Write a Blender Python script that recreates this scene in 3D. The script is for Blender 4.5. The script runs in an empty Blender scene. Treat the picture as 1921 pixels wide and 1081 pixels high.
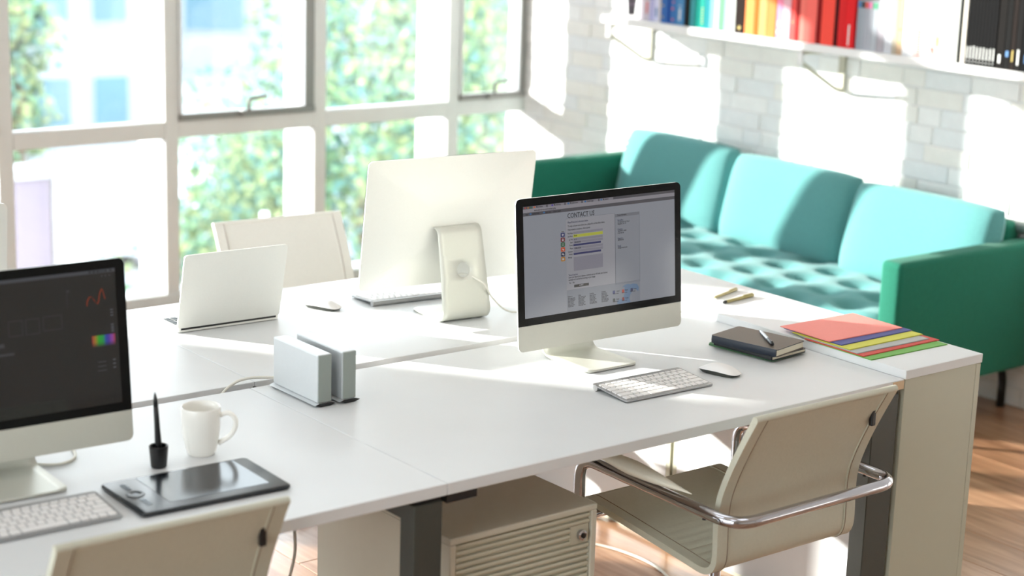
import bpy, bmesh, math, random
from mathutils import Vector, Matrix
random.seed(7)
sc = bpy.context.scene
COL = sc.collection
PI = math.pi
R = math.radians

# ------------------------------------------------------------------ camera
FPX = 3438.6
cam_d = bpy.data.cameras.new('camera'); cam = bpy.data.objects.new('camera', cam_d); COL.objects.link(cam)
yaw, pitch, roll = 0.67131, -0.23558, 0.031804
F = Vector((math.sin(yaw)*math.cos(pitch), math.cos(yaw)*math.cos(pitch), math.sin(pitch)))
r_ = F.cross(Vector((0, 0, 1))).normalized(); u_ = r_.cross(F)
cr, sr = math.cos(roll), math.sin(roll)
RR = cr*r_ + sr*u_; UU = -sr*r_ + cr*u_
M = Matrix((RR, UU, -F)).transposed().to_4x4(); M.translation = Vector((0, 0, 2.0))
cam.matrix_world = M
cam_d.sensor_width = 36.0
cam_d.lens = FPX/1921*36.0
cam_d.clip_start = 0.05; cam_d.clip_end = 400
cam_d.dof.use_dof = True
cam_d.dof.focus_distance = 4.55
cam_d.dof.aperture_fstop = 2.3
sc.camera = cam

# ------------------------------------------------------------------ light, exposure
w = bpy.data.worlds.new('sky'); sc.world = w; w.use_nodes = True
nt = w.node_tree
bg = nt.nodes['Background']
tc = nt.nodes.new('ShaderNodeTexCoord'); sep = nt.nodes.new('ShaderNodeSeparateXYZ')
ramp = nt.nodes.new('ShaderNodeValToRGB')
ramp.color_ramp.elements[0].position = 0.0; ramp.color_ramp.elements[0].color = (1.0, 1.0, 1.0, 1)
ramp.color_ramp.elements[1].position = 0.6; ramp.color_ramp.elements[1].color = (0.72, 0.87, 1.0, 1)
nt.links.new(tc.outputs['Generated'], sep.inputs[0]); nt.links.new(sep.outputs['Z'], ramp.inputs[0])
nt.links.new(ramp.outputs[0], bg.inputs[0])
bg.inputs[1].default_value = 9.0
sun_d = bpy.data.lights.new('sun', 'SUN'); sun = bpy.data.objects.new('sun', sun_d); COL.objects.link(sun)
sun_d.energy = 24.0; sun_d.angle = R(0.8); sun_d.color = (1.0, 0.96, 0.9)
SUN = Vector((1.0, -1.38, -0.45)).normalized()
sun.rotation_euler = SUN.to_track_quat('-Z', 'Y').to_euler()
sun.location = (-4, 14, 8)
sc.view_settings.view_transform = 'Standard'; sc.view_settings.look = 'None'
sc.view_settings.exposure = -0.43; sc.view_settings.gamma = 1.0
sc.view_settings.use_curve_mapping = False
sc.cycles.max_bounces = 10; sc.cycles.diffuse_bounces = 6; sc.cycles.transparent_max_bounces = 16
sc.cycles.caustics_reflective = False; sc.cycles.caustics_refractive = False
sc.cycles.sample_clamp_indirect = 6.0
FILL = 2.0   # strength of the added, unseen ceiling fill panels

# ------------------------------------------------------------------ materials
def lin(c):
    return tuple(((v/255)/12.92 if v/255 <= 0.04045 else (((v/255)+0.055)/1.055)**2.4) for v in c)
def mat(name, rgb, rough=0.5, metal=0.0, var=0.04, scale=30.0, bump=0.0, coat=0.0, spec=0.5, emit=0.0, aniso=None):
    m = bpy.data.materials.new(name); m.use_nodes = True
    n = m.node_tree.nodes; l = m.node_tree.links; b = n['Principled BSDF']
    c = lin(rgb)
    b.inputs['Roughness'].default_value = rough; b.inputs['Metallic'].default_value = metal
    b.inputs['Specular IOR Level'].default_value = spec; b.inputs['Coat Weight'].default_value = coat
    t = n.new('ShaderNodeTexCoord'); ns = n.new('ShaderNodeTexNoise'); ns.inputs['Scale'].default_value = scale
    ns.inputs['Detail'].default_value = 3.0
    mp = n.new('ShaderNodeMapping'); l.new(t.outputs['Object'], mp.inputs[0]); l.new(mp.outputs[0], ns.inputs['Vector'])
    if aniso: mp.inputs['Scale'].default_value = aniso
    mx = n.new('ShaderNodeMix'); mx.data_type = 'RGBA'
    mx.inputs[6].default_value = tuple(v*(1-var) for v in c)+(1,); mx.inputs[7].default_value = tuple(min(1, v*(1+var)) for v in c)+(1,)
    l.new(ns.outputs['Fac'], mx.inputs[0]); l.new(mx.outputs[2], b.inputs['Base Color'])
    if emit:
        l.new(mx.outputs[2], b.inputs['Emission Color']); b.inputs['Emission Strength'].default_value = emit
    if bump:
        bp = n.new('ShaderNodeBump'); bp.inputs['Strength'].default_value = 1.0; bp.inputs['Distance'].default_value = bump
        l.new(ns.outputs['Fac'], bp.inputs['Height']); l.new(bp.outputs[0], b.inputs['Normal'])
    return m

WHITE = mat('white_laminate', (222, 224, 225), 0.40, var=0.02, scale=8, spec=0.32)
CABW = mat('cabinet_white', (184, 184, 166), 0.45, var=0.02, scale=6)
GREYL = mat('dark_grey_powder_coat', (62, 64, 58), 0.45, var=0.05, scale=80)
BLACK = mat('black_plastic', (16, 16, 17), 0.4, var=0.1, scale=60)
PED = mat('pedestal_beige_grey', (212, 208, 192), 0.3, var=0.02, spec=0.6)
PEDR = mat('pedestal_rib', (200, 196, 176), 0.38, var=0.02)
ALU = mat('satin_aluminium', (236, 236, 230), 0.45, 0.35, var=0.02, scale=200)
ALUD = mat('satin_aluminium_stand', (208, 208, 198), 0.42, 0.3, var=0.02, scale=200)
CHROME = mat('chrome', (196, 196, 202), 0.05, 1.0, var=0.01)
GLASSBLK = mat('black_glass', (22, 22, 22), 0.08, var=0.05, spec=0.10)
LEATHER = mat('cream_leather', (200, 199, 182), 0.42, var=0.05, scale=120, bump=0.0004)
PADL = mat('cream_leather_pad', (236, 232, 216), 0.45, var=0.03, scale=120)
LEATHERB = mat('cream_leather_hem', (198, 197, 180), 0.46, var=0.05, scale=120, bump=0.0004)
ALUK = mat('keyboard_aluminium', (170, 170, 170), 0.4, 0.5, var=0.02, scale=200)
KEYW = mat('white_keycap', (238, 236, 234), 0.45, var=0.01)
KEYD = mat('dark_keycap', (60, 66, 68), 0.5, var=0.05)
CERAM = mat('white_ceramic', (246, 244, 238), 0.18, var=0.01, coat=0.3)
RUB = mat('white_cable', (222, 219, 208), 0.45, var=0.02)
TEAL = mat('teal_woven_wool', (92, 150, 150), 0.9, var=0.16, scale=260, bump=0.0012, spec=0.15, aniso=(1, 1, 0.35))
TEALD = mat('teal_woven_wool_shaded', (34, 110, 90), 0.9, var=0.18, scale=240, bump=0.0012, spec=0.15, aniso=(1, 1, 0.35))  # darker, greener copy of the sofa teal; the arms' shade is in the colour
for m_ in (TEAL, TEALD):
    b_ = m_.node_tree.nodes['Principled BSDF']; b_.inputs['Sheen Weight'].default_value = .18 if m_ is TEAL else .08; b_.inputs['Sheen Roughness'].default_value = .5
BRICK = [mat('painted_brick_%s' % n, c, 0.75, var=0.05, scale=25, bump=0.004) for n, c in (('white', (240, 241, 241)), ('cool', (233, 236, 238)), ('warm', (238, 237, 233)))]
MORTAR = mat('painted_mortar', (226, 227, 227), 0.9, var=0.06, scale=60, bump=0.003)
PLASTER = mat('white_plaster', (235, 233, 226), 0.9, var=0.02, scale=3)
FRAME = mat('window_frame_paint', (216, 220, 220), 0.5, var=0.03, scale=20)
FRAMED = mat('window_sash_paint', (140, 140, 138), 0.4, 0.3, var=0.05, scale=20)
CONC = mat('white_render_fin', (240, 240, 238), 0.8, var=0.03, scale=5)
SHELF = mat('shelf_white', (226, 226, 226), 0.5, var=0.02)
BRKT = mat('bracket_cream', (186, 183, 166), 0.45, var=0.02)

def wood_mats():
    out = []
    for k, (a, b_) in enumerate((((186, 144, 112), (146, 104, 76)), ((198, 158, 128), (160, 118, 90)), ((174, 130, 98), (130, 90, 64)))):
        m = bpy.data.materials.new('oak_plank_%s' % ('honey', 'light', 'brown')[k]); m.use_nodes = True
        n = m.node_tree.nodes; l = m.node_tree.links; p = n['Principled BSDF']
        t = n.new('ShaderNodeTexCoord'); mp = n.new('ShaderNodeMapping'); mp.inputs['Scale'].default_value = (14, 1.3, 4)
        oi = n.new('ShaderNodeObjectInfo'); ad = n.new('ShaderNodeVectorMath'); ad.operation = 'ADD'
        mul = n.new('ShaderNodeVectorMath'); mul.operation = 'SCALE'; mul.inputs['Scale'].default_value = 9.0
        l.new(oi.outputs['Location'], mul.inputs[0]); l.new(t.outputs['Object'], ad.inputs[0]); l.new(mul.outputs[0], ad.inputs[1])
        l.new(ad.outputs[0], mp.inputs[0])
        ns = n.new('ShaderNodeTexNoise'); ns.inputs['Scale'].default_value = 1.6; ns.inputs['Detail'].default_value = 6; ns.inputs['Distortion'].default_value = 1.2
        l.new(mp.outputs[0], ns.inputs['Vector'])
        cr_ = n.new('ShaderNodeValToRGB'); cr_.color_ramp.elements[0].position = .32; cr_.color_ramp.elements[1].position = .68
        cr_.color_ramp.elements[0].color = lin(b_)+(1,); cr_.color_ramp.elements[1].color = lin(a)+(1,)
        l.new(ns.outputs['Fac'], cr_.inputs[0]); l.new(cr_.outputs[0], p.inputs['Base Color'])
        p.inputs['Roughness'].default_value = 0.34; p.inputs['Coat Weight'].default_value = 0.5; p.inputs['Coat Roughness'].default_value = 0.16
        bp = n.new('ShaderNodeBump'); bp.inputs['Distance'].default_value = 0.0008; l.new(ns.outputs['Fac'], bp.inputs['Height']); l.new(bp.outputs[0], p.inputs['Normal'])
        out.append(m)
    return out
WOOD = wood_mats()

def glass_mat():
    m = bpy.data.materials.new('window_glass'); m.use_nodes = True
    n = m.node_tree.nodes; l = m.node_tree.links; n.remove(n['Principled BSDF']); o = n['Material Output']
    tr = n.new('ShaderNodeBsdfTransparent'); tr.inputs[0].default_value = (0.97, 0.985, 0.98, 1)
    gl = n.new('ShaderNodeBsdfGlossy'); gl.inputs['Roughness'].default_value = 0.0
    df = n.new('ShaderNodeBsdfTranslucent'); df.inputs[0].default_value = (0.95, 0.97, 1, 1)
    fr = n.new('ShaderNodeFresnel'); fr.inputs['IOR'].default_value = 1.45
    ns = n.new('ShaderNodeTexNoise'); ns.inputs['Scale'].default_value = 2.0
    mr = n.new('ShaderNodeMapRange'); mr.inputs['To Min'].default_value = 0.006; mr.inputs['To Max'].default_value = 0.012
    l.new(ns.outputs['Fac'], mr.inputs['Value'])
    m1 = n.new('ShaderNodeMixShader'); l.new(mr.outputs[0], m1.inputs[0]); l.new(tr.outputs[0], m1.inputs[1]); l.new(df.outputs[0], m1.inputs[2])
    m2 = n.new('ShaderNodeMixShader'); l.new(fr.outputs[0], m2.inputs[0]); l.new(m1.outputs[0], m2.inputs[1]); l.new(gl.outputs[0], m2.inputs[2])
    l.new(m2.outputs[0], o.inputs[0])
    return m
GLASS = glass_mat()

def scr(name, rgb, e=1.0, rough=0.06):
    # lit display pixels under glossy glass
    m = bpy.data.materials.new(name); m.use_nodes = True
    n = m.node_tree.nodes; l = m.node_tree.links; b = n['Principled BSDF']
    b.inputs['Base Color'].default_value = (0.01, 0.01, 0.01, 1); b.inputs['Roughness'].default_value = rough
    ns = n.new('ShaderNodeTexNoise'); ns.inputs['Scale'].default_value = 900
    mx = n.new('ShaderNodeMix'); mx.data_type = 'RGBA'; c = lin(rgb)
    mx.inputs[6].default_value = tuple(v*.97 for v in c)+(1,); mx.inputs[7].default_value = tuple(v*1.03 for v in c)+(1,)
    l.new(ns.outputs['Fac'], mx.inputs[0]); l.new(mx.outputs[2], b.inputs['Emission Color'])
    b.inputs['Emission Strength'].default_value = e
    return m

# ------------------------------------------------------------------ mesh helpers
def finish(bm, smooth=None):
    bmesh.ops.remove_doubles(bm, verts=bm.verts, dist=1e-6)
    bmesh.ops.recalc_face_normals(bm, faces=bm.faces)
    return bm
def obj(name, bm, m, parent=None, loc=None, rz=None, smooth=False, keep=False):
    me = bpy.data.meshes.new(name)
    if isinstance(bm, bpy.types.Mesh): me = bm
    else:
        if not keep: finish(bm)
        bm.to_mesh(me); bm.free()
    if m is not None and not me.materials:
        for k in (m if isinstance(m, (list, tuple)) else [m]): me.materials.append(k)
    if smooth:
        for p in me.polygons: p.use_smooth = True
        if smooth != 'all':
            try: me.set_sharp_from_angle(angle=R(40))
            except Exception: pass
    o = bpy.data.objects.new(name, me); COL.objects.link(o)
    if parent: o.parent = parent
    if loc: o.location = loc
    if rz is not None: o.rotation_euler = (0, 0, rz)
    return o
def empty(name, loc=(0, 0, 0), rz=0):
    o = bpy.data.objects.new(name, None); COL.objects.link(o); o.location = loc; o.rotation_euler = (0, 0, rz)
    o.empty_display_size = 0.1
    return o
def tag(o, label, cat, group=None):
    o['label'] = label; o['category'] = cat
    if group: o['group'] = group
    return o
def struct(o): o['kind'] = 'structure'; return o
def box(bm, x0, x1, y0, y1, z0, z1, bev=0.0, seg=2, mi=0):
    r = bmesh.ops.create_cube(bm, size=1.0)
    vs = r['verts']
    for v in vs:
        v.co = Vector((x0+(v.co.x+.5)*(x1-x0), y0+(v.co.y+.5)*(y1-y0), z0+(v.co.z+.5)*(z1-z0)))
    fs = set(f for v in vs for f in v.link_faces)
    for f in fs: f.material_index = mi
    if bev:
        es = list(set(e for v in vs for e in v.link_edges))
        bmesh.ops.bevel(bm, geom=es, offset=bev, segments=seg, affect='EDGES', profile=0.5)
    return bm
def B(*a, **k): return box(bmesh.new(), *a, **k)
def tube(bm, pts, r, n=10, closed=False, cap=True):
    pts = [Vector(p) for p in pts]; rings = []
    N = len(pts); up = None
    for i, p in enumerate(pts):
        if closed: t = (pts[(i+1) % N]-pts[i-1]).normalized()
        else: t = (pts[min(i+1, N-1)]-pts[max(i-1, 0)]).normalized()
        if up is None:
            up = Vector((0, 0, 1)) if abs(t.z) < .9 else Vector((1, 0, 0))
        a = t.cross(up)
        if a.length < 1e-6: a = t.cross(Vector((0, 1, 0)))
        a.normalize(); b = a.cross(t).normalized(); up = b
        rr = r[i] if isinstance(r, (list, tuple)) else r
        rings.append([bm.verts.new(p+a*math.cos(2*PI*k/n)*rr+b*math.sin(2*PI*k/n)*rr) for k in range(n)])
    for i in range(N if closed else N-1):
        A = rings[i]; C = rings[(i+1) % N]
        for k in range(n): bm.faces.new((A[k], A[(k+1) % n], C[(k+1) % n], C[k]))
    if cap and not closed:
        bm.faces.new(rings[0][::-1]); bm.faces.new(rings[-1])
    return bm
def fillet(pts, r, n=6):
    # round the corners of a polyline
    pts = [Vector(p) for p in pts]; out = [pts[0]]
    for i in range(1, len(pts)-1):
        a, b, c = pts[i-1], pts[i], pts[i+1]
        d1 = (a-b); d2 = (c-b); rr = min(r if not isinstance(r, (list, tuple)) else r[i-1], d1.length*.49, d2.length*.49)
        p1 = b+d1.normalized()*rr; p2 = b+d2.normalized()*rr
        for k in range(n+1):
            t = k/n; out.append((1-t)**2*p1+2*t*(1-t)*b+t*t*p2)
    out.append(pts[-1]); return out
def lathe(bm, prof, n=32, cx=0, cy=0):
    rings = []
    for (r, z) in prof:
        if r < 1e-6: rings.append([bm.verts.new((cx, cy, z))])
        else: rings.append([bm.verts.new((cx+r*math.cos(2*PI*k/n), cy+r*math.sin(2*PI*k/n), z)) for k in range(n)])
    for A, C in zip(rings, rings[1:]):
        if len(A) == 1 and len(C) == 1: continue
        for k in range(n):
            k2 = (k+1) % n
            if len(A) == 1: bm.faces.new((A[0], C[k2], C[k]))
            elif len(C) == 1: bm.faces.new((A[k], A[k2], C[0]))
            else: bm.faces.new((A[k], A[k2], C[k2], C[k]))
    return bm
def rrect(w, h, r, n=6, cx=0, cy=0, rs=None):
    # rounded rectangle outline, ccw; rs = radii (br, tr, tl, bl)
    rs = rs or (r, r, r, r); out = []
    for (sx, sy, a0, q) in ((1, -1, -90, rs[0]), (1, 1, 0, rs[1]), (-1, 1, 90, rs[2]), (-1, -1, 180, rs[3])):
        q = max(q, 1e-4)
        for k in range(n+1):
            a = R(a0+90*k/n); out.append((cx+sx*(w/2-q)+q*math.cos(a), cy+sy*(h/2-q)+q*math.sin(a)))
    return out
def prism(bm, outline, f0, f1):
    # outline of 2D points, f0/f1 map (x,y)->3D for the two ends
    A = [bm.verts.new(f0(*p)) for p in outline]; C = [bm.verts.new(f1(*p)) for p in outline]
    n = len(A); bm.faces.new(A[::-1]); bm.faces.new(C)
    for k in range(n): bm.faces.new((A[k], A[(k+1) % n], C[(k+1) % n], C[k]))
    return bm
def slab(outline, z0, z1, bev=0.0):
    bm = prism(bmesh.new(), outline, lambda x, y: (x, y, z0), lambda x, y: (x, y, z1))
    return bm
def grid(bm, nu, nv, f, closed_u=False):
    V = [[bm.verts.new(f(i/(nu-(0 if closed_u else 1)), j/(nv-1))) for j in range(nv)] for i in range(nu)]
    for i in range(nu if closed_u else nu-1):
        for j in range(nv-1):
            i2 = (i+1) % nu
            bm.faces.new((V[i][j], V[i2][j], V[i2][j+1], V[i][j+1]))
    return V
def copy_tree(o, parent=None):
    c = o.copy(); COL.objects.link(c)
    if parent: c.parent = parent
    for ch in [x for x in o.children]: copy_tree(ch, c)
    return c
def solid(o, t, off=-1):
    s = o.modifiers.new('thickness', 'SOLIDIFY'); s.thickness = t; s.offset = off
def text_mesh(bm, s, size, x, y, f, align='LEFT', bold=0.0):
    cu = bpy.data.curves.new('t', 'FONT'); cu.body = s; cu.size = size; cu.align_x = align; cu.resolution_u = 2; cu.offset = bold
    ob = bpy.data.objects.new('t', cu); COL.objects.link(ob)
    bpy.context.view_layer.update()
    me = bpy.data.meshes.new_from_object(ob.evaluated_get(bpy.context.evaluated_depsgraph_get()))
    vs = [bm.verts.new(f(x+v.co.x, y+v.co.y)) for v in me.vertices]
    for p in me.polygons:
        try: bm.faces.new([vs[i] for i in p.vertices])
        except Exception: pass
    bpy.data.objects.remove(ob); bpy.data.curves.remove(cu); bpy.data.meshes.remove(me)

# ================================================================== ROOM
XW, YW, XL, YB, HC = 5.66, 7.06, -2.6, -2.6, 3.0
# floor: planks along y over a dark bed
fl = struct(obj('floor', B(XL, XW, YB, YW+.14, -0.06, -0.014), MORTAR))
PW = 0.205
nx = int((XW-XL)/PW)+1
base_planks = {}
def plank_mesh(L, k):
    key = (round(L, 2), k)
    if key not in base_planks:
        bm = box(bmesh.new(), 0.0012, PW-0.0012, 0.001, L-0.001, -0.014, 0.0, 0.0012, 1); finish(bm)
        me = bpy.data.meshes.new('plank'); bm.to_mesh(me); bm.free(); me.materials.append(WOOD[k]); base_planks[key] = me
    return base_planks[key]
for i in range(nx):
    y = YB-0.01; x = XW-(i+1)*PW
    L0 = [1.1, 2.1, 1.6, 2.6][i % 4]
    first = True
    while y < YW+.12:
        L = L0 if first else 2.6
        first = False
        L = min(L, YW+.13-y)
        if L > .05: obj('plank', plank_mesh(L, random.choice((0, 0, 1, 2))), None, fl, (x, y, 0))
        y += L
struct(obj('ceiling', B(XL, XW, YB, YW+.14, HC, HC+.1), PLASTER))
wl = bmesh.new()
box(wl, XL-.12, XL, YB, YW+.14, -.06, .35); box(wl, XL-.12, XL, YB, YW+.14, 2.8, HC+.1)
box(wl, XL-.12, XL, YB, -1.0, .35, 2.8); box(wl, XL-.12, XL, 6.5, YW+.14, .35, 2.8)
struct(obj('wall_left', wl, PLASTER, keep=True))
wn = struct(empty('window_9', (XL, 2.75, 0)))
obj('frame', B(-.09, -.03, -3.75, 3.75, .35, .41, .003), FRAME, wn); obj('frame', B(-.09, -.03, -3.75, 3.75, 2.74, 2.8, .003), FRAME, wn)
for k in range(6):
    y = -3.75+k*1.5
    obj('mullion', B(-.09, -.03, max(y-.03, -3.75), min(y+.03, 3.75), .41, 2.74, .003), FRAME, wn)
    if k < 5: obj('pane', B(-.063, -.057, y+.031, y+1.469, .411, 2.739), GLASS, wn)
struct(obj('wall_back', B(XL-.12, XW+.12, YB-.12, YB, -.06, HC+.1), PLASTER))
FILLM = bpy.data.materials.new('fill_light_diffuser'); FILLM.use_nodes = True
b_ = FILLM.node_tree.nodes['Principled BSDF']; b_.inputs['Base Color'].default_value = (.9, .9, .9, 1); b_.inputs['Emission Color'].default_value = (0.86, 0.94, 1.0, 1); b_.inputs['Emission Strength'].default_value = FILL
FILLF = mat('fill_light_housing', (235, 235, 232), .5)
for (lx, ly, lab) in ((.9, 1.6, 'left, closer to the back wall'), (2.9, 1.6, 'right, closer to the back wall'), (.9, 4.0, 'left, over the desks'), (2.9, 4.0, 'right, over the desks')):  # unseen panels added to brighten the desk tops from above
    t = tag(empty('added_ceiling_fill', (lx, ly, HC)), 'added square ceiling panel for fill light, %s' % lab, 'fill light')
    obj('housing', B(-.62, .62, -.62, .62, -.05, -.001, .004), FILLF, t)
    obj('diffuser', B(-.59, .59, -.59, .59, -.056, -.0505), FILLM, t)
# brick wall on the right: mortar backing + bricks
wr = struct(obj('wall_right', B(XW-.0085, XW+.14, YB, YW+.14, -.06, HC+.1), MORTAR))
RH, SL, HL = 0.0715, 0.222, 0.111
brick_meshes = []
for L in (SL, HL):
    for k in range(3):
        for v in range(2):
            bm = box(bmesh.new(), 0, .03, .0035, L-.0035, .0035, RH-.0035, .003, 2)
            for q in bm.verts:
                if q.co.x < .01: q.co += Vector((random.uniform(-.0012, .0012), random.uniform(-.0012, .0012), random.uniform(-.0012, .0012)))
            finish(bm); me = bpy.data.meshes.new('brick'); bm.to_mesh(me); bm.free(); me.materials.append(BRICK[k]); brick_meshes.append((L, me))
rest = bmesh.new(); nb = 0
row = 0; z = 0.0
while z < HC-.01:
    y = YB + (0 if row % 2 else -HL/2) + .02*(row % 3)
    col = row
    while y < YW:
        L = SL if (col % 3 != (0 if row % 2 else 1)) else HL
        y1 = min(y+L, YW-.001); y0 = max(y, YB)
        if y1-y0 > .03:
            dx = random.uniform(-.004, .003)
            vis = (z > .60 and z < 1.25 and y1 > 3.85 and not (y1 > 6.75 and z > 1.36)) or (z < .16 and 3.55 < y1 < 4.15)
            if z >= 1.25 and z < 1.45 and y0 > 6.15: vis = True
            full = abs((y1-y0)-L) < 1e-4
            if vis and full and nb < 298:
                me = random.choice([m_ for l_, m_ in brick_meshes if l_ == L])
                obj('brick', me, None, wr, (XW-.012+dx, y0, z)); nb += 1
            else:
                box(rest, XW-.012+dx, XW+.02, y0+.0035, y1-.0035, z+.0035, z+RH-.0035, 0)
        y += L; col += 1
    z += RH; row += 1
ro = obj('bricks', rest, BRICK[0], wr, keep=True); ro['kind'] = 'stuff'
print('bricks', nb)

# windows: bays of 0.752 m along the far wall
MX = [5.213-0.752*i for i in range(8)]          # mullion centres
edges = [XW] + MX
ZR0, ZR1 = 0.735, 0.808
ZT0, ZT1 = 2.08, 2.15
FD0, FD1 = YW, YW+.07
sill = struct(obj('trim_1', B(MX[-1], XW, YW-.005, YW+.14, -.012, .045, .004), FRAME))
head = struct(obj('trim_2', B(MX[-1], XW, YW-.01, YW+.14, 2.88, HC, .004), FRAME))
for i in range(len(edges)-1):
    x1 = edges[i]-(0.0325 if i else 0.0); x0 = max(edges[i+1]+.0325, XL)
    if x1 <= XL: break
    wn = struct(empty('window_%d' % (i+1), ((x0+x1)/2, YW, 0)))
    cx = (x0+x1)/2
    a, b = x0-cx, x1-cx
    wn_loc = lambda bm: bm
    # mullion on the left side of the bay
    obj('mullion', B(a-.065, a, 0, .07, .045, 2.88, .004), FRAME, wn)
    obj('rail', B(a, b, .0, .07, ZR0, ZR1, .003), FRAME, wn)
    obj('rail', B(a, b, .0, .07, ZT0, ZT1, .003), FRAME, wn)
    obj('pane', B(a+.001, b-.001, .04, .046, .046, ZR0-.001), GLASS, wn)
    obj('pane', B(a+.001, b-.001, .04, .046, ZT1+.001, 2.879), GLASS, wn)
    if i % 2 == 0:   # opening sash above the rail
        s = obj('sash', B(a+.001, b-.001, -.012, .03, ZR1+.001, ZR1+.03, .003), FRAMED, wn)
        obj('sash_stile', B(a+.001, a+.014, -.012, .03, ZR1+.03, ZT0-.03, .003), FRAME, s)
        obj('sash_stile', B(b-.05, b-.001, -.002, .045, ZR1+.03, ZT0-.03, .003), FRAMED, s)
        obj('sash_rail', B(a+.001, b-.001, -.012, .03, ZT0-.03, ZT0-.001, .003), FRAMED, s)
        obj('pane', B(a+.015, b-.051, .008, .014, ZR1+.031, ZT0-.031), GLASS, wn)
        hx = (a+b)/2-.012
        h = obj('handle_base', B(hx-.035, hx+.035, -.03, -.012, ZR1+.004, ZR1+.034, .004), FRAMED, wn)
        hb = tube(bmesh.new(), fillet([(hx, -.025, ZR1+.03), (hx, -.03, ZR1+.085), (hx+.075, -.035, ZR1+.092)], .02), [.010]*8+[.008], 8) if False else tube(bmesh.new(), fillet([(hx, -.025, ZR1+.03), (hx, -.03, ZR1+.082), (hx+.085, -.035, ZR1+.09)], .018), .0085, 8)
        obj('handle', hb, FRAMED, wn, smooth='all')
    else:
        obj('pane', B(a+.001, b-.001, .04, .046, ZR1+.001, ZT0-.001), GLASS, wn)
n_ = 3
struct(obj('wall_front', B(XL, MX[-1]-.0655, YW, YW+.10, -.06, HC+.1), PLASTER))
for i, mx in enumerate(MX[:7]):
    struct(obj('trim_%d' % n_, B(mx-.033, mx+.028, YW+.074, YW+.262, -.3, 3.1, .006), CONC)); n_ += 1
struct(obj('trim_%d' % n_, B(XL-.3, XW+.3, YW+.14, YW+.34, -.4, -.02, .006), CONC)); n_ += 1
struct(obj('trim_%d' % n_, B(XL-.3, XW+.3, YW+.14, YW+.32, 3.0, 3.3, .006), CONC)); n_ += 1

# ================================================================== OUTSIDE
ZG = -4.2
GROUND = mat('pale_paving', (150, 153, 160), 0.9, var=0.25, scale=0.25)
LAWN = mat('hedge_ground', (120, 140, 90), 0.95, var=0.3, scale=1.2)
struct(obj('ground', B(-60, 120, YW+.6, 160, ZG-.2, ZG), GROUND))
LEAF = [mat('leaf_%s' % n, c, 0.7, var=0.12, scale=2.0, spec=0.1) for n, c in (('yellow_green', (150, 160, 112)), ('mid_green', (112, 142, 108)), ('blue_green', (100, 138, 130)))]
for m_ in LEAF:
    b_ = m_.node_tree.nodes['Principled BSDF']; b_.inputs['Transmission Weight'].default_value = 0.0
BARK = mat('bark', (110, 92, 76), 0.9, var=0.2, scale=10, bump=.01)
def tree(loc, crown, n, label, leafsize=.115, mats=LEAF, trunk_r=.14, seed=1):
    rnd = random.Random(seed)
    t = tag(empty('tree', (loc[0], loc[1], ZG)), label, 'tree', None)
    bm = bmesh.new()
    top = crown[0][2]-ZG
    tube(bm, [(0, 0, 0), (.05, .03, top*.4), (-.05, 0, top*.75), (.1, .1, top)], [trunk_r*1.3, trunk_r, trunk_r*.7, trunk_r*.3], 10)
    for (cx, cy, cz, rr) in crown:
        tube(bm, [(0, 0, (cz-ZG)*.55), (cx*.5, cy*.5, (cz-ZG)*.8), (cx, cy, cz-ZG)], [trunk_r*.5, trunk_r*.3, .02], 6)
    obj('trunk', bm, BARK, t, smooth='all')
    vs = []; fs = []; mi = []
    tot = sum(c[3]**2 for c in crown)
    for (cx, cy, cz, rr) in crown:
        for _ in range(int(n*rr**2/tot)):
            d = Vector((rnd.gauss(0, 1), rnd.gauss(0, 1), rnd.gauss(0, 1))).normalized()
            q = Vector((cx, cy, cz-ZG))+d*rr*(rnd.random()**.4)*(1+.25*math.sin(5*d.x+3*d.z))
            a = Vector((rnd.gauss(0, 1), rnd.gauss(0, 1), rnd.gauss(0, 1))).normalized(); b = a.cross(d)
            if b.length < .01: continue
            b.normalize(); s = leafsize*rnd.uniform(.6, 1.3)
            k = len(vs); vs += [q-a*s*.5, q+b*s*.28, q+a*s*.5, q-b*s*.28]; fs.append((k, k+1, k+2, k+3)); mi.append(rnd.choices((0, 1, 2), weights=(3, 3, 2))[0])
    me = bpy.data.meshes.new('foliage'); me.from_pydata(vs, [], fs)
    for m_ in mats: me.materials.append(m_)
    me.polygons.foreach_set('material_index', mi)
    o = bpy.data.objects.new('foliage', me); COL.objects.link(o); o.parent = t; o['kind'] = 'stuff'
    return t
tree((10.2, 15.2), [(0, 0, -.9, 1.9), (1.2, .6, .6, 1.6), (-.9, 1, -2.2, 1.5), (1.8, -.3, -1.9, 1.3)], 17000, 'yellow-green leafy tree outside, seen in the pane above the rear computer', seed=3)
tree((15.2, 18.6), [(0, 0, -.6, 2.2), (1.5, .6, 1.2, 1.8), (-1.4, -.4, -2.0, 1.5)], 17000, 'tree outside filling the last window before the brick wall', seed=4)
tree((12.2, 20.8), [(0, 0, -2.3, .9), (.9, .4, -2.5, .8), (-.2, .2, -3.1, .8), (.6, 0, -3.3, .6)], 9000, 'small loose tree outside, seen above the rear chair', seed=5)
tree((7.0, 16.4), [(-.15, 0, .35, .6), (-.2, .3, -.45, .7), (-.35, .2, -1.0, .5)], 6000, 'blue-green tree outside at the far left window', seed=6)
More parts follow.
